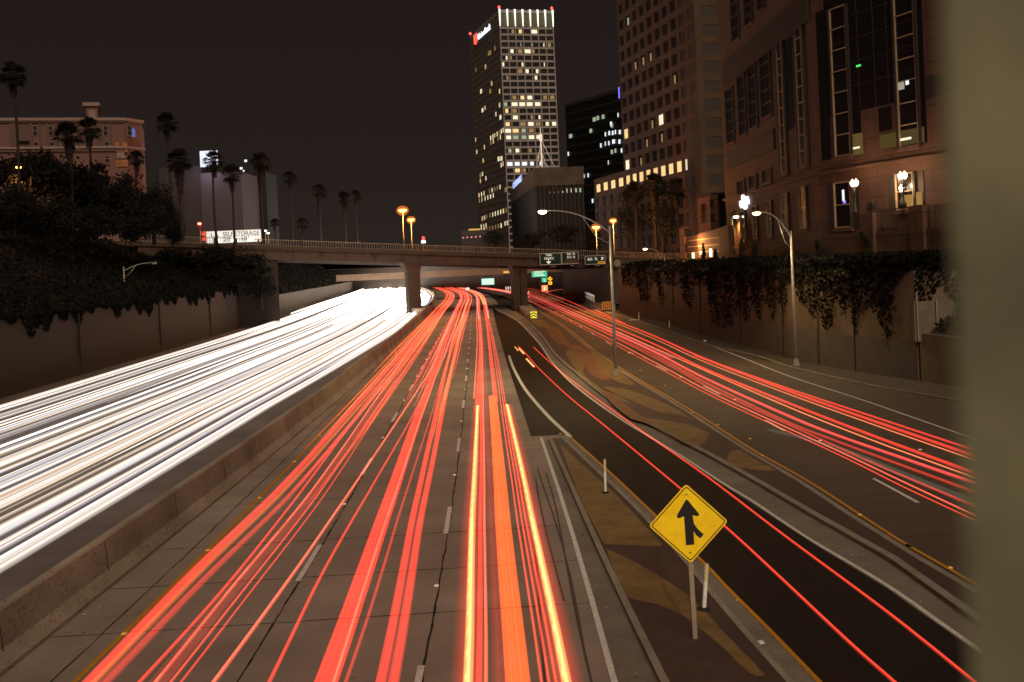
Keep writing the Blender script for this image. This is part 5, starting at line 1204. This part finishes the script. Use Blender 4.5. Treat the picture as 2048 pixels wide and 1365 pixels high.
s0,zb_=hl_(164,240); s1,zt_=hl_(197,202); q=MB(); q.box(s0+.5,s1-.3,2,5,zb_-.5,zt_-.6); tt_=q.build('roof_tower',M_pk,HB); q=MB(); q.box(s0,s1,1.6,5.4,zt_-.6,zt_); q.build('cap',M_tr,tt_)
q=MB(); q.box(s0+.9,s1-.7,1.95,2.0,zb_+.2,zt_-1.2); q.build('panel',M_tr,tt_)
# side pane on the angled corner, blue lit
q=MB(); _,zb_=hl_(267,272); _,zt_=hl_(267,257); q.plate([(0,zb_),(.9,zb_),(.9,zt_),(.45,zt_+.3),(0,zt_)],-.05,0); o=q.build('window',emis('blue_pane',(.22,.32,1),.45),HB); o.location=(Fh.L+.9,1.15,0); o.rotation_euler.z=R(54)
# banner
s0,z1=hl_(231,286); s1,_=hl_(254,286); _,z0=hl_(240,334); BN=empty('building_banner',HB.location+Fh.d*s0+Fh.n*.25,Fh.a,'tall orange and black advertising banner on the corner of the pink apartment building','banner'); Wb=s1-s0
q=MB(); q.box(0,Wb,0,.04,z0,z1); q.build('cloth',mat('banner_orange',(.42,.17,.07),.8,.3,1),BN)
_,za=hl_(240,305); _,zb_=hl_(240,320); q=MB(); q.box(0.01,Wb-.01,-.02,0,zb_,za); bk=q.build('black_panel',mat('banner_black',(.02,.015,.015),.8),BN)
M_bl=mat('banner_letters',(.6,.42,.36),.8); text('lettering','IMMED.',.75,M_bl,bk,Wb*.42,-.04,za-.4,Wb*.7); text('lettering','OCCUPANCY',.6,M_bl,bk,Wb*.5,-.04,zb_+.4,Wb*.88)
M_bd=mat('banner_dark_letters',(.12,.05,.03),.8); text('lettering','210-15',.8,M_bd,BN,Wb*.45,-.03,z0+.5,Wb*.75); text('lettering','CALL',.4,M_bd,BN,Wb*.45,-.03,z0+1.0,Wb*.4); q=MB(); q.box(Wb*.3,Wb*.6,-.03,-.001,za+.9,za+1.5); q.build('picture',M_bd,BN)
# -- building with screen and storage sign
Ys=300; p0=P(408,480,Ys); p1=P(486,480,Ys); Wd=p1.x-p0.x; _z=lambda y_,x_=440: P(x_,y_,Ys).z
SB=empty('blank_wall_building',(p0.x,Ys,0),0,'tall grey building with a blank wall and bright screen behind two palms','building')
q=MB(); q.box(-.3,Wd+.3,.0,20,10,_z(345)); q.build('wall',mat('grey_render',(.055,.040,.044),.9,.3,.08,(.05,.036,.04)),SB)
q=MB(); q.box(-5.5,-.35,.5,18,10,_z(330)); q.box(-12.5,-5.6,1.5,18,10,_z(330)); q.build('side_wing',mat('dark_wing',(.035,.026,.026),.9),SB)
q=MB(); q.box(-.1,4.9,-.1,.3,_z(333),_z(301)); q.build('screen',emis('screen_glow',(.82,.86,1),1.15),SB)
pointlight('screen_light',(p0.x+2.4,Ys-4,_z(345)),1500,(.75,.75,1),1)
q=MB(); q.box(-.3,-.1,-.05,.2,_z(345),_z(300)); q.build('screen_frame',M_dmet,SB)
FB=empty('dark_apartment_block',(P(488,480,320).x,320,0),0,'dark block with scattered small lit windows right of the blank grey wall','building')
q=MB(); q.box(0,7.5,0,15,10,P(500,345,320).z); q.build('wall',mat('dark_block',(.010,.008,.008),.9),FB)
random.seed(14)
for (x,y,s_,mi) in ((500,366,3,1),(510,369,2.2,0),(484,373,1.4,4),(490,373,1.4,4),(497,372,1.6,4),(504,373,1.6,1),(497,377,1,1),(512,384,5,1),(507,388,4,0),(498,393,1.6,1),(511,393,1,0),(504,394,1.4,1),(489,425,2,1),(502,445,8,4),(492,381,10,2),(482,337,5,4),(487,342,3,4),(498,356,1,1),(491,322,5,4)):
    p=P(x,y,319.6); q=MB(); w_=s_*320/F/2; q.box(-w_,w_,0,.2,-min(w_,.35),min(w_,.35)); o=q.build('window',W_warm[mi],FB); o.location=(p.x-FB.location.x,-.25,p.z)
a_=P(413,488,232); b_=P(521,459,232); Wd=b_.x-a_.x; Hd=b_.z-a_.z; ST_=empty('storage_billboard',(a_.x,232,a_.z),0,'long white floodlit storage billboard with black letters behind the bridge railing','billboard')
q=MB(); q.box(0,Wd,0,.3,0,Hd); q.build('panel',mat('billboard_white',(.5,.5,.47),.7,emit=(.85,.9,.85),es=.55),ST_)  # panel emission stands in for light from the floodlights
text('lettering','L.A.  SELF STORAGE',1.35,M_dark,ST_,Wd*.53,-.04,Hd*.70,Wd*.88); text('lettering','213-4',1.3,M_dark,ST_,Wd*.42,-.04,Hd*.28,Wd*.2); text('lettering','101',1.2,M_dark,ST_,Wd*.72,-.04,Hd*.28,Wd*.13)
q=MB(); q.box(Wd*.1,Wd*.95,-.03,0,Hd*.48,Hd*.5); q.build('rule',M_dark,ST_)
for f in (.23,.53,.83):
    q=MB(); q.lathe([(.3,-.3),(.8,0),(.3,.3)],(Wd*f,-1.2,.5),12); q.build('floodlight',emis('flood_white',(1,1,.95),4),ST_,True)
q=MB(); [q.box(Wd*f-.15,Wd*f+.15,.3,.6,-6,Hd) for f in (.1,.5,.9)]; q.build('leg',M_dmet,ST_)
# red and white roadside logo pylon behind the bridge, and lit roof
b_=P(847,486,240); PY=empty('shop_pylon',(b_.x,240,b_.z-.8),0,'small red and white lit pylon sign right of the paired orange lamps','sign')
q=MB(); q.lathe([(.2,0),(.4,.3),(.3,.7),(.1,.9)],(0,0,1.4)); q.build('red_top',emis('sign_red',(1,.10,.06),1.8),PY); q=MB(); q.box(-.5,.5,-.1,.1,.7,1.35); q.build('white_box',E_w,PY); q=MB(); q.box(-.08,.08,-.05,.05,-1,.7); q.build('post',M_dmet,PY)
b_=P(938,478,420); RB=empty('low_lit_building',(b_.x,420,8),0,'low distant building with an amber roof edge at the foot of the tall tower','building')
w_=P(960,478,420).x-b_.x; hh=P(948,458,420).z-8; q=MB(); q.box(-3,w_+3,0,10,0,hh-.6); q.build('wall',M_core,RB); q=MB(); q.box(0,w_,-.2,8,hh-.6,hh); q.build('roof_edge',emis('amber_roof',(1,.55,.12),.8),RB)
for i in range(5):
    p=P(926+8.5*i,476-.6*i,418); q=MB(); q.lathe([(.15,-.2),(.35,0),(.15,.2)]); o=q.build('red_beacon_lamp',emis('pink_dot',(1,.35,.28),1.5)); o.location=p; tag(o,'small red lamp in the row beneath the amber roof edge','lamp','row of red lamps below the amber roof')
    q=MB(); q.box(-.05,.05,-.05,.05,-(p.z-8),-.2); q.build('post',M_dmet,o)
# left hill lit strips and neon
for (x0,y0,x1,y1,Y,col_,s_,nm,lab) in ((16,414,23,452,112,(1,.12,.06),.9,'neon_sign','vertical red neon sign at the left edge between the trees'),(192,434,197,450,128,(1,.3,.08),.8,'lit_doorway','narrow orange lit doorway among the dark trees'),):
    a=P(x0,y1,Y);b=P(x1,y0,Y); e=empty(nm,(a.x,Y,a.z),0,lab,'sign' if 'neon' in nm else 'doorway'); q=MB(); q.box(0,b.x-a.x,0,.2,0,b.z-a.z); q.build('housing',M_dmet,e)
    q=MB(); n_=5 if 'neon' in nm else 2
    for k in range(n_): z=(b.z-a.z)*(k+.1)/n_; q.box(.04,(b.x-a.x)-.04,-.05,0,z,z+(b.z-a.z)*.6/n_)
    q.build('lit_letters',emis('glow_'+nm,col_,s_),e)
a=P(95,461,118);b=P(222,454,126); q=MB(); q.tube([Vector((0,0,0)),(P(160,458,122)-a),b-a],[.06,.12,.05],6); o=q.build('glowing_rail',emis('orange_rail',(1,.28,.06),.45)); o.location=a; tag(o,'long low orange lit strip along the hill street','light strip')
# ---------------------------------------------------------------- light trails: each one is what a passing lamp left on the air
def ribbon(pts,wd,ht,k=None,t0=0,t1=0):
    mb=MB(); n=len(pts); mb.uv=[]; acc=0; w0=wd
    if t0: wv=[w0*min(1,max(.02,(p.y-pts[0].y)/t0)) for p in pts]
    else: wv=[w0]*n
    for i,p in enumerate(pts):
        t=(pts[min(i+1,n-1)]-pts[max(i-1,0)]); t.z=0; t.normalize(); s=Vector((t.y,-t.x,0))*wv[i]/2
        if i: acc+=(pts[i]-pts[i-1]).length
        u=Vector((0,0,ht/2))
        for j,(a,b) in enumerate(((-1,0),(-.6,1),(.6,1),(1,0),(.6,-1),(-.6,-1))):
            mb.v.append(tuple(p+s*a+u*b)); mb.uv.append((a,acc))
    for i in range(n-1):
        for j in range(6): mb.f.append((i*6+j,i*6+(j+1)%6,(i+1)*6+(j+1)%6,(i+1)*6+j))
    mb.f.append(tuple(range(6))[::-1]); mb.f.append(tuple((n-1)*6+j for j in range(6)))
    return mb
M_under_dark=mat('dark_trail_underside',(.01,.008,.008),.9,spec=0)  # dark underside added to keep strand light off the road
def clear(name):
    m=bpy.data.materials.new(name); m.use_nodes=True; t=m.node_tree; t.nodes.clear(); o=t.nodes.new('ShaderNodeOutputMaterial'); tr=t.nodes.new('ShaderNodeBsdfTransparent'); t.links.new(tr.outputs[0],o.inputs[0]); return m
M_under=clear('clear_underside')
class _G:
    def __contains__(s,n): return any(x.type=='ADD_SHADER' for x in bpy.data.materials[n].node_tree.nodes)
GLOWS=_G()
def trail(pts,wd,m,label,group=None,ht=.05,far=None,t0=0):
    mb=ribbon(pts,wd*1.35 if m.name.startswith('s_') else wd,ht,t0=t0); o=mb.build('light_trail',m)
    o.data.materials.append(M_under if m.name in GLOWS else M_under_dark)
    for i_,p_ in enumerate(o.data.polygons):
        if i_%6 in (3,4,5): p_.material_index=1
    return tag(o,label,'light trail',group)
def mainpath(px,z=.8,ynear=13,yfar=400,toedge=True):
    res=[]
    for x,y in px:
        p=G(x,y,z); res.append((p.y,p.x-cur(p.y)))
    res.sort(); y0=ynear if toedge else res[0][0]
    ys=[y0]; 
    while ys[-1]<yfar: ys.append(min(yfar,ys[-1]+max(1.2,ys[-1]*.035)))
    def f(y):
        if y<res[0][0]:
            if len(res)>1:
                (a,b),(c,d)=res[0],res[1]; return b+(y-a)*(d-b)/(c-a)
            return res[0][1]
        return lerp(res,y)
    def fs(y): w=max(1.5,y*.16); return sum(f(y+w*k/3)*c for k,c in ((-3,1),(-2,2),(-1,3),(0,4),(1,3),(2,2),(3,1)))/16
    return [Vector((fs(y)+cur(y),y,z)) for y in ys]
T_red=glow('red_trail',(1,.045,.028),1.15,3,.35); T_red2=glow('soft_red_trail',(1,.05,.035),.75,3,.6); T_hot=glow('s_hot_red_trail',(1,.13,.07),2.1,1.3,1.0); T_dim=glow('dim_red_trail',(1,.05,.03),.3,3,.8); 
T_or=glow('orange_trail',(1,.12,.012),1.3,5,.12); T_yw=glow('s_yellow_white_trail',(1,.42,.12),6,1,1.5); T_pk=glow('pink_trail',(1,.08,.075),1.1,3,.5); T_amb=glow('s_amber_trail',(1,.14,.02),.8,0,.7); T_thin=glow('s_thin_red_trail',(1,.06,.03),2.0,1.3,1.0)
T_halo=glow('red_halo',(1,.04,.02),.7,0,1.6)
def near(px,*a,**k): pass
g1='red tail light trails of the left lane'; g2='red tail light trails of the middle lane'; g3='tail light trails of the right lane'
ML=[ # px path, width, material, label, group, kwargs
([(180,1362),(300,1235),(410,1118),(540,1000),(690,835),(805,708),(862,645)],.30,T_red,'dull orange red band running right beside the yellow line',g1,{}),
([(192,1362),(425,1118),(553,1000),(700,835),(812,708),(868,640)],.16,T_amb,'thin orange edge of the band beside the yellow line',g1,dict(yfar=330)),
([(215,1362),(435,1130),(565,1010),(708,840),(816,712)],.26,T_red2,'soft red band second from the yellow line',g1,{}),
([(282,1362),(440,1190),(590,1000),(715,830),(822,690)],.10,T_red,'narrow red line left of the brightest left lane strand',g1,{}),
([(314,1362),(478,1157),(612,1000),(738,820),(838,670)],.07,T_hot,'brightest thin red strand in the left lane',g1,{}),
([(322,1362),(490,1150),(618,1003),(745,820),(845,665)],.5,T_dim,'broad faint red veil under the left lane strands',g1,{}),
([(345,1362),(500,1165),(628,1003),(752,820),(850,665)],.05,T_thin,'fine red line right of the brightest left lane strand',g1,{}),
([(365,1362),(520,1160),(640,1005),(760,820),(856,660)],.05,T_red,'faint fine red line at the right of the left lane bundle',g1,{}),
([(430,1362),(560,1186),(684,1007),(782,862),(866,735),(900,640)],.09,T_hot,'single clear red line left of the first dashed lane line',g1,{}),
([(540,1362),(649,1134),(760,945),(822,840),(880,720)],.09,T_red,'single paler red line just right of the first dashed lane line',g2,{}),
([(652,1365),(705,1215),(760,1052),(826,860),(860,770),(892,670)],.46,glow('solid_red_trail',(1,.032,.018),1.5,3,.15),'broadest solid red band in the middle lane',g2,{}),
([(668,1365),(715,1215),(768,1052),(833,860),(866,770),(897,670)],.06,T_hot,'bright edge line on the broadest red band',g2,{}),
([(700,1341),(750,1193),(797,1030),(841,897),(872,800)],.09,T_red2,'thin red line between the two broad middle lane bands',g2,{}),
([(762,1365),(805,1150),(822,1045),(864,860),(892,740),(912,650)],.22,T_red,'left half of the paler broad red band in the middle lane',g2,{}),
([(787,1365),(824,1150),(838,1045),(878,860),(902,740),(920,650)],.22,T_red,'right half of the paler broad red band in the middle lane',g2,{}),
([(936,1365),(943,1045),(953,860),(956,812)],.16,T_yw,'yellow white glowing line, left one of the pair in the right lane',g3,dict(stop=True)),
([(936,1365),(943,1045),(953,860),(956,812)],.75,T_halo,'red halo around the left yellow white line',g3,dict(stop=True)),
([(958,1365),(960,1045),(963,860),(962,735),(960,670)],.13,T_red,'red line hugging the left yellow white line',g3,{}),
([(972,1365),(968,1045),(967,860),(965,735),(963,670)],.07,T_hot,'thin bright red line in the right lane between the halo and the orange band',g3,{}),
([(1000,1365),(983,1045),(974,860),(969,735)],.34,T_dim,'broad faint red veil left of the orange band',g3,{}),
([(1036,1365),(1020,1200),(1005,1045),(991,860),(985,792)],.46,T_or,'broad orange red band starting square in the right lane',g3,dict(stop=True)),
([(1083,1365),(1034,1045),(1008,860),(992,735),(984,680)],.05,T_thin,'first of the fine red lines right of the orange band',g3,{}),
([(1098,1365),(1043,1045),(1014,860),(996,735),(986,680)],.05,T_thin,'second of the fine red lines right of the orange band',g3,{}),
([(1112,1365),(1051,1045),(1019,860),(999,735),(988,680)],.05,T_thin,'third of the fine red lines right of the orange band',g3,{}),
([(1133,1365),(1065,1045),(1026,860),(1014,810)],.16,T_yw,'yellow white glowing line, right one of the pair in the right lane',g3,dict(stop=True)),
([(1133,1365),(1065,1045),(1026,860),(1014,810)],.75,T_halo,'red halo around the right yellow white line',g3,dict(stop=True)),
([(960,735),(962,690),(958,640)],.36,T_red,'far red band continuing the left side of the right lane',g3,dict(ynear=55,cont=1)),
([(990,790),(984,735),(979,690),(973,640)],.30,T_red,'far red band continuing the right side of the right lane',g3,dict(ynear=58,cont=1)),
([(952,735),(955,680),(953,640)],.08,T_hot,'far thin bright red line leftmost in the right lane',g3,dict(ynear=60,cont=1)),
([(958,640),(955,612)],.2,glow('white_pink_trail',(1,.30,.24),2.0,0,.6),'whitish pink far streak left in the right lane',g3,dict(ynear=150,cont=1)),
([(978,640),(972,612)],.2,MATS['white_pink_trail'],'whitish pink far streak right in the right lane',g3,dict(ynear=150,cont=1)),
([(968,608),(962,596)],.5,temis('orange_far_trail',(1,.40,.10),1.4),'short orange far block between the whitish pink streaks',g3,dict(ynear=205,cont=1)),
]
for px,wd,m,lab,gr,kw in ML:
    if kw.get('stop'):
        pts=mainpath(px,.82); lim=G(*px[-1],.82).y; pts=[p for p in pts if p.y<lim]+[G(*px[-1],.82)]
    elif kw.get('cont'): pts=[p for p in mainpath(px,.85,ynear=kw['ynear'])]
    else: pts=mainpath(px,.8,yfar=kw.get('yfar',400))
    trail(pts,wd,m,lab)
# extra strands that thicken the bundle with distance
random.seed(71)
for i in range(46):
    lane=i%2; x0=(L1+YL)/2 if lane==0 else (L1+L2)/2
    x0+=random.choice((-.75,.75))+random.gauss(0,.28); yn=random.uniform(34,120); dr=random.uniform(-.4,.4)
    m=random.choice([T_red,T_red2,T_hot,T_pk,T_thin,T_amb] if i%3 else [T_hot,T_red,T_pk,T_amb])
    ys=[yn]; 
    while ys[-1]<400: ys.append(ys[-1]*1.05)
    trail([Vector((x0+cur(y)+dr*math.sin(y*.02),y,.75+.15*(i%3))) for y in ys],random.choice((.06,.08,.12,.2)),m,'thin red strand within the %s lane bundle, farther than the near slabs'%('left' if lane==0 else 'middle'),'far red strands of the %s lane'%('left' if lane==0 else 'middle'),t0=yn*.3)
for i in range(8):
    x0=(L2+1.6)/2+random.choice((-.75,.75))+random.gauss(0,.15); yn=random.uniform(150,220); ys=[yn]
    while ys[-1]<410: ys.append(ys[-1]*1.04)
    trail([Vector((x0+cur(y),y,.8)) for y in ys],.1,random.choice([T_hot,T_pk]),'thin red strand far up the right lane near the bridge','far red strands of the right lane')
# right carriageway trails
FARC=[Vector((-30,455,0)),Vector((-19,405,0)),Vector((-9.5,350,0)),Vector((-2.0,296,0)),Vector((1.5,262,0))]
def rc_path(px,z=.8,far=True,near_=20,dx=0):
    pts=[G(x,y,z) for x,y in px]; pts=ext(pts,near=near_) if near_ else pts
    if far: pts=[p+Vector((dx,0,z)) for p in FARC]+pts
    return smooth(pts,5)
RT=[
([(1058,577),(1120,596),(1193,627),(1300,669),(1398,713),(1560,776),(1740,840),(1936,908)],.24,T_red,'topmost broad red trail on the right carriageway',1.3),
([(1058,580),(1193,632),(1300,675),(1398,720),(1560,783),(1740,848),(1936,917)],.06,glow('s_peach_trail',(1,.22,.09),2.0,0,1),'thin peach trail second from the top on the right carriageway',1.1),
([(1058,584),(1193,640),(1300,685),(1398,733),(1560,800),(1740,870),(1936,942)],.22,T_red,'red band third from the top on the right carriageway',.8),
([(1058,587),(1193,646),(1300,693),(1383,730),(1560,808),(1740,880),(1936,952)],.07,MATS['s_peach_trail'],'bright peach trail in the middle of the right carriageway',.5),
([(1058,591),(1193,652),(1300,700),(1400,752),(1560,825),(1665,868),(1800,915),(1936,962)],.20,glow('pink_solid_trail',(1,.07,.065),1.7,2,.5),'bold pink red trail in the middle of the right carriageway',.2),
([(1058,594),(1193,657),(1300,706),(1400,760),(1560,838),(1665,880),(1800,930),(1936,980)],.18,T_red2,'soft red trail under the bold pink one',0),
([(1058,597),(1140,632),(1222,672),(1325,724),(1437,785),(1665,890),(1800,950),(1936,1008)],.14,T_red2,'faint red trail left of the dashed line of the right carriageway',-.3),
([(1058,601),(1140,640),(1222,680),(1325,734),(1437,793),(1665,898),(1800,962),(1936,1026)],.06,T_hot,'clear thin red trail nearest the painted island',-.6),
([(1058,603),(1140,644),(1222,686),(1325,741),(1437,800),(1665,905),(1800,972),(1936,1036)],.04,T_thin,'finest red trail nearest the painted island',-.8),
([(1390,712),(1560,772),(1740,832),(1936,897)],.16,T_red,'upper red trail that starts square right of the tall pole',None),
([(1190,620),(1249,648)],.22,T_red,'short far red trail ending left of the tall pole',None),
([(1540,860),(1665,893),(1800,946),(1936,1000)],.3,glow('grey_green_glow',(.35,.45,.35),.10),'faint grey green veil between the pink and thin red trails',None),
([(1058,589),(1193,648),(1340,716)],.5,glow('pink_veil',(1,.12,.12),.35),'pink veil over the far middle of the right carriageway',.4),
]
for px,wd,m,lab,dx in RT:
    trail(rc_path(px,.8,far=dx is not None,near_=22 if px[-1][0]>1900 else 0,dx=dx or 0),wd*1.45,m,lab)
for i in range(7):
    pts=[p+Vector((random.uniform(-1.6,1.8),0,.8)) for p in [FARC[k] for k in range(5)]]; o_=random.uniform(-1,1.5)
    pts=[p+Vector((o_,0,.8)) for p in FARC]+[G(1058,590+o_*-5,.8)]
    trail(smooth(pts,5),.3,MATS['white_pink_trail'] if i%2 else T_hot,'pale red streak on the far bend where both carriageways meet','streaks on the far bend')
trail(smooth([G(1092,586,.8),G(1105,582,.8),G(1126,579,.8),G(1160,577,.8)]),.5,T_hot,'short red streak on the side road behind the bridge')
# ramp trails
trail(smooth([G(x,y,.75) for x,y in ((1036,693),(1050,706),(1076,736),(1134,791),(1210,853),(1339,960),(1453,1057),(1553,1149),(1660,1250),(1725,1310),(1790,1367),(1900,1470))],6),.075,T_thin,'left one of two thin red trails on the dark ramp, passing behind the merge sign')
trail(smooth([G(x,y,.75) for x,y in ((1067,695),(1105,730),(1152,768),(1252,841),(1319,888),(1416,956),(1559,1065),(1745,1203),(1850,1285),(1942,1360),(2040,1440))],6),.075,T_thin,'right one of two thin red trails on the dark ramp')
for k,(a_,b_) in enumerate((((1038,697),(1048,708)),((1053,718),(1068,734)),((1030,694),(1036,702)))):
    p=G(*a_,.75);q_=G(*b_,.75); trail([p,p.lerp(q_,.5),q_],.17 if k<2 else .08,temis('orange_flash',(1,.42,.13),1.7),('upper short orange dash','lower short orange dash','tiny orange tick left of the upper dash')[k]+' at the head of the ramp trails')
# white headlight trails on the opposite carriageway
WM=[glow('s_white_trail',(1,.89,.79),1.0,1.2,.8),glow('s_warm_white_trail',(1,.76,.52),.9,1.2,.8),glow('s_cool_white_trail',(.86,.89,1),.8,1.2,.7),glow('s_amber_side_trail',(1,.36,.10),.7,1.2,.8),glow('white_veil',(.95,.86,.80),.06,5,.3),glow('s_bright_white_trail',(1,.91,.80),2.2,0,.9)]
WN=['white','warm white','bluish white','thin amber','pale','brilliant white']
random.seed(81)
def wpath(t,z,yn,yf):
    ys=[yn]
    while ys[-1]<yf: ys.append(min(yf,ys[-1]+max(2.5,ys[-1]*.05)))
    out=[]
    for y in ys:
        b_=bar(y)-2.6+ (y>60)*min(1.6,(y-60)*.02); l_=led(y)+.4
        out.append(Vector((b_+(l_-b_)*(t+.004*math.sin(y*.02+t*50)),y,z)))
    return out
lanes=[.10,.29,.48,.69,.90]; lab=['first','second','third','fourth','fifth']
for i in range(135):
    ln=i%5; t=lanes[ln]+random.choice((-.045,.045))+random.gauss(0,.028)
    yn=12 if i<85 else random.uniform(45,150)
    t=min(.995,max(.0,t)); r_=random.random()
    mi=0 if r_<.40 else 1 if r_<.62 else 2 if r_<.76 else 3 if r_<.87 else 5
    if yn>40: mi=random.choice([0,5,0])
    m=WM[mi]
    wd=random.choice((.06,.1,.15,.22,.34)) if mi!=3 else .08
    if yn>40: wd=random.uniform(.3,.6)
    trail(wpath(t,random.uniform(.55,.85) if mi!=3 else random.uniform(.5,1.1),yn,430),wd,m,('%s %s headlight streak in the %s lane left of the median barrier'%('broad' if wd>.2 else 'narrow' if mi!=3 else 'faint',WN[mi],lab[ln])) if yn<40 else 'farther %s headlight streak in the %s lane left of the median barrier'%(WN[mi],lab[ln]),'headlight trails, %s lane from the barrier'%lab[ln],t0=0 if yn<40 else 30)
for i in range(14):
    t=.06+.9*i/13; trail(wpath(t,.62,12,420),random.uniform(1.6,2.6),WM[4],'broad pale veil of headlight light on the left carriageway','pale veils of light on the left carriageway')
# under the bridge the lamps shone straight at the camera for longest
BZ=glow('s_blazing_white_trail',(1,.90,.76),9,0,.6)
for i in range(34):
    t=random.uniform(.02,.99); trail(wpath(t,random.uniform(.6,1.1),random.uniform(150,230),432),random.uniform(.4,.8),BZ,'blazing headlight streak in the white bundle beneath the bridge','blazing streaks beneath the bridge',ht=.25,t0=60)
# ---------------------------------------------------------------- reflectors and litter
random.seed(91)
def dot(p,m,name,label,cat,group,s=.1):
    q=MB(); q.v=[(-s/2,-s/2,0),(s/2,-s/2,0),(s/2,s/2,0),(-s/2,s/2,0),(-s*.35,-s*.3,s*.25),(s*.35,-s*.3,s*.25),(s*.35,s*.3,s*.25),(-s*.35,s*.3,s*.25)]; q.f=[(0,1,5,4),(1,2,6,5),(2,3,7,6),(3,0,4,7),(4,5,6,7)]
    o=q.build(name,m); o.location=p; return tag(o,label,cat,group)
M_rf=mat('road_stud',(.9,.88,.8),.4); M_ro=mat('yellow_stud',(.9,.5,.08),.4)
for x0,ph,l in ((L1,28.7,'left'),(L2,18.5,'right')):
    y=ph+9.2
    while y<240: dot((x0+cur(y),y,.012),M_rf,'road_stud','white road stud on the %s dashed lane line'%l,'road stud','white road studs, %s dashed line'%l,.13 if y<80 else .2); y+=14.6
y=25
while y<130: dot((YL+cur(y)+.02,y,.014),M_ro,'road_stud','orange road stud along the solid yellow line','road stud','orange road studs along the yellow line',.13); y+=7.3
for x,y in ((1121,868),(1281,741),(1331,772),(1436,850),(1500,878),(1525,912),(1719,1030),(1900,1136),(1385,826)): dot(G(x,y,.15),M_ro,'road_stud','orange road stud beside the yellow line of the right carriageway','road stud','orange road studs right carriageway',.12)
for x,y in ((1289,717),(1361,755),(1640,882),(1470,800),(1840,900)): dot(G(x,y,.02),M_rf,'road_stud','white road stud on the right carriageway','road stud','white road studs right carriageway',.13)
random.seed(92)
def litter(p,s,m,lab,group):
    q=MB(); n=7; q.v=[(s*math.cos(k*.9)*random.uniform(.5,1),s*math.sin(k*.9)*random.uniform(.5,1),s*random.uniform(.02,.5)) for k in range(n)]+[(0,0,s*.7)]; q.f=[(k,(k+1)%n,n) for k in range(n)]
    o=q.build('litter',m); o.location=p; tag(o,lab,'litter',group)
M_pp=mat('crumpled_paper',(.62,.58,.52),.8)
litter(G(1521,1290,.03),.14,M_pp,'crumpled white paper in the gutter at the bottom right of the gore island',None)
litter(G(1252,1001,.03),.07,mat('green_rag',(.35,.5,.16),.8),'small pale green scrap in the gutter near the upper marker post',None)
litter(G(1410,684,.08),.25,M_pp,'pale scrap of paper on the verge below the ivy',None)
for i in range(90):
    k=i%4
    if k==0: t=random.random(); p=G(1215+330*t+random.uniform(-14,14),965+320*t+random.uniform(-8,8),.03)
    elif k==1: y=random.uniform(20,60); p=Vector((2.2+cur(y)+random.uniform(-.3,1),y,.03))
    elif k==2: y=random.uniform(20,90); p=Vector((bar(y)+random.uniform(.1,1.6),y,.02))
    else: t=random.random(); p=G(1150+700*t,765+440*t+random.uniform(-12,8),.03)
    litter(p,random.uniform(.015,.05),random.choice([M_pp,M_dark,M_kerb]),'tiny scrap of roadside litter','tiny scraps of litter along the gutters')
# tyre marks and cracks
tm=MB()
for k in range(5):
    x0=random.uniform(.2,1.4); pts=[Vector((x0+cur(y)+.1*math.sin(y*.2+k),y,0)) for y in range(18+2*k,44,3)]; stripe(tm,pts,.05,.009+.0006*k)
tag(tm.build('tyre_marks',mat('tyre_mark',(.085,.06,.05),.9)),kind='structure')
# ---------------------------------------------------------------- the overpass the picture is taken from: post, parapet, deck
e=empty('near_post',(0,0,0),0,'out of focus olive painted steel post at the right edge, very close','post')
xp=uv(1913,682)[0]*.72; e.location=(xp,.72,0); e.rotation_euler.z=-math.atan(uv(1913,682)[0])-R(4); xp=0
q=MB(); q.box(0,.18,0,.16,6.9,11.6); q.build('shaft',mat('olive_paint',(.25,.24,.14),.6,.35,7,(.12,.118,.075),detail=3),e)
q=MB(); q.box(-.03,.21,-.03,.19,6.85,6.95); q.build('base_plate',M_dmet,e)
q=MB(); q.box(-25,25,.45,.95,5.4,6.85); q.box(-25,25,.3,.5,6.8,7.35)
q.box(-25,25,-9,.45,5.4,6.0); o=q.build('near_overpass',M_brdk); tag(o,'concrete edge of the overpass beneath the out of focus post','bridge')
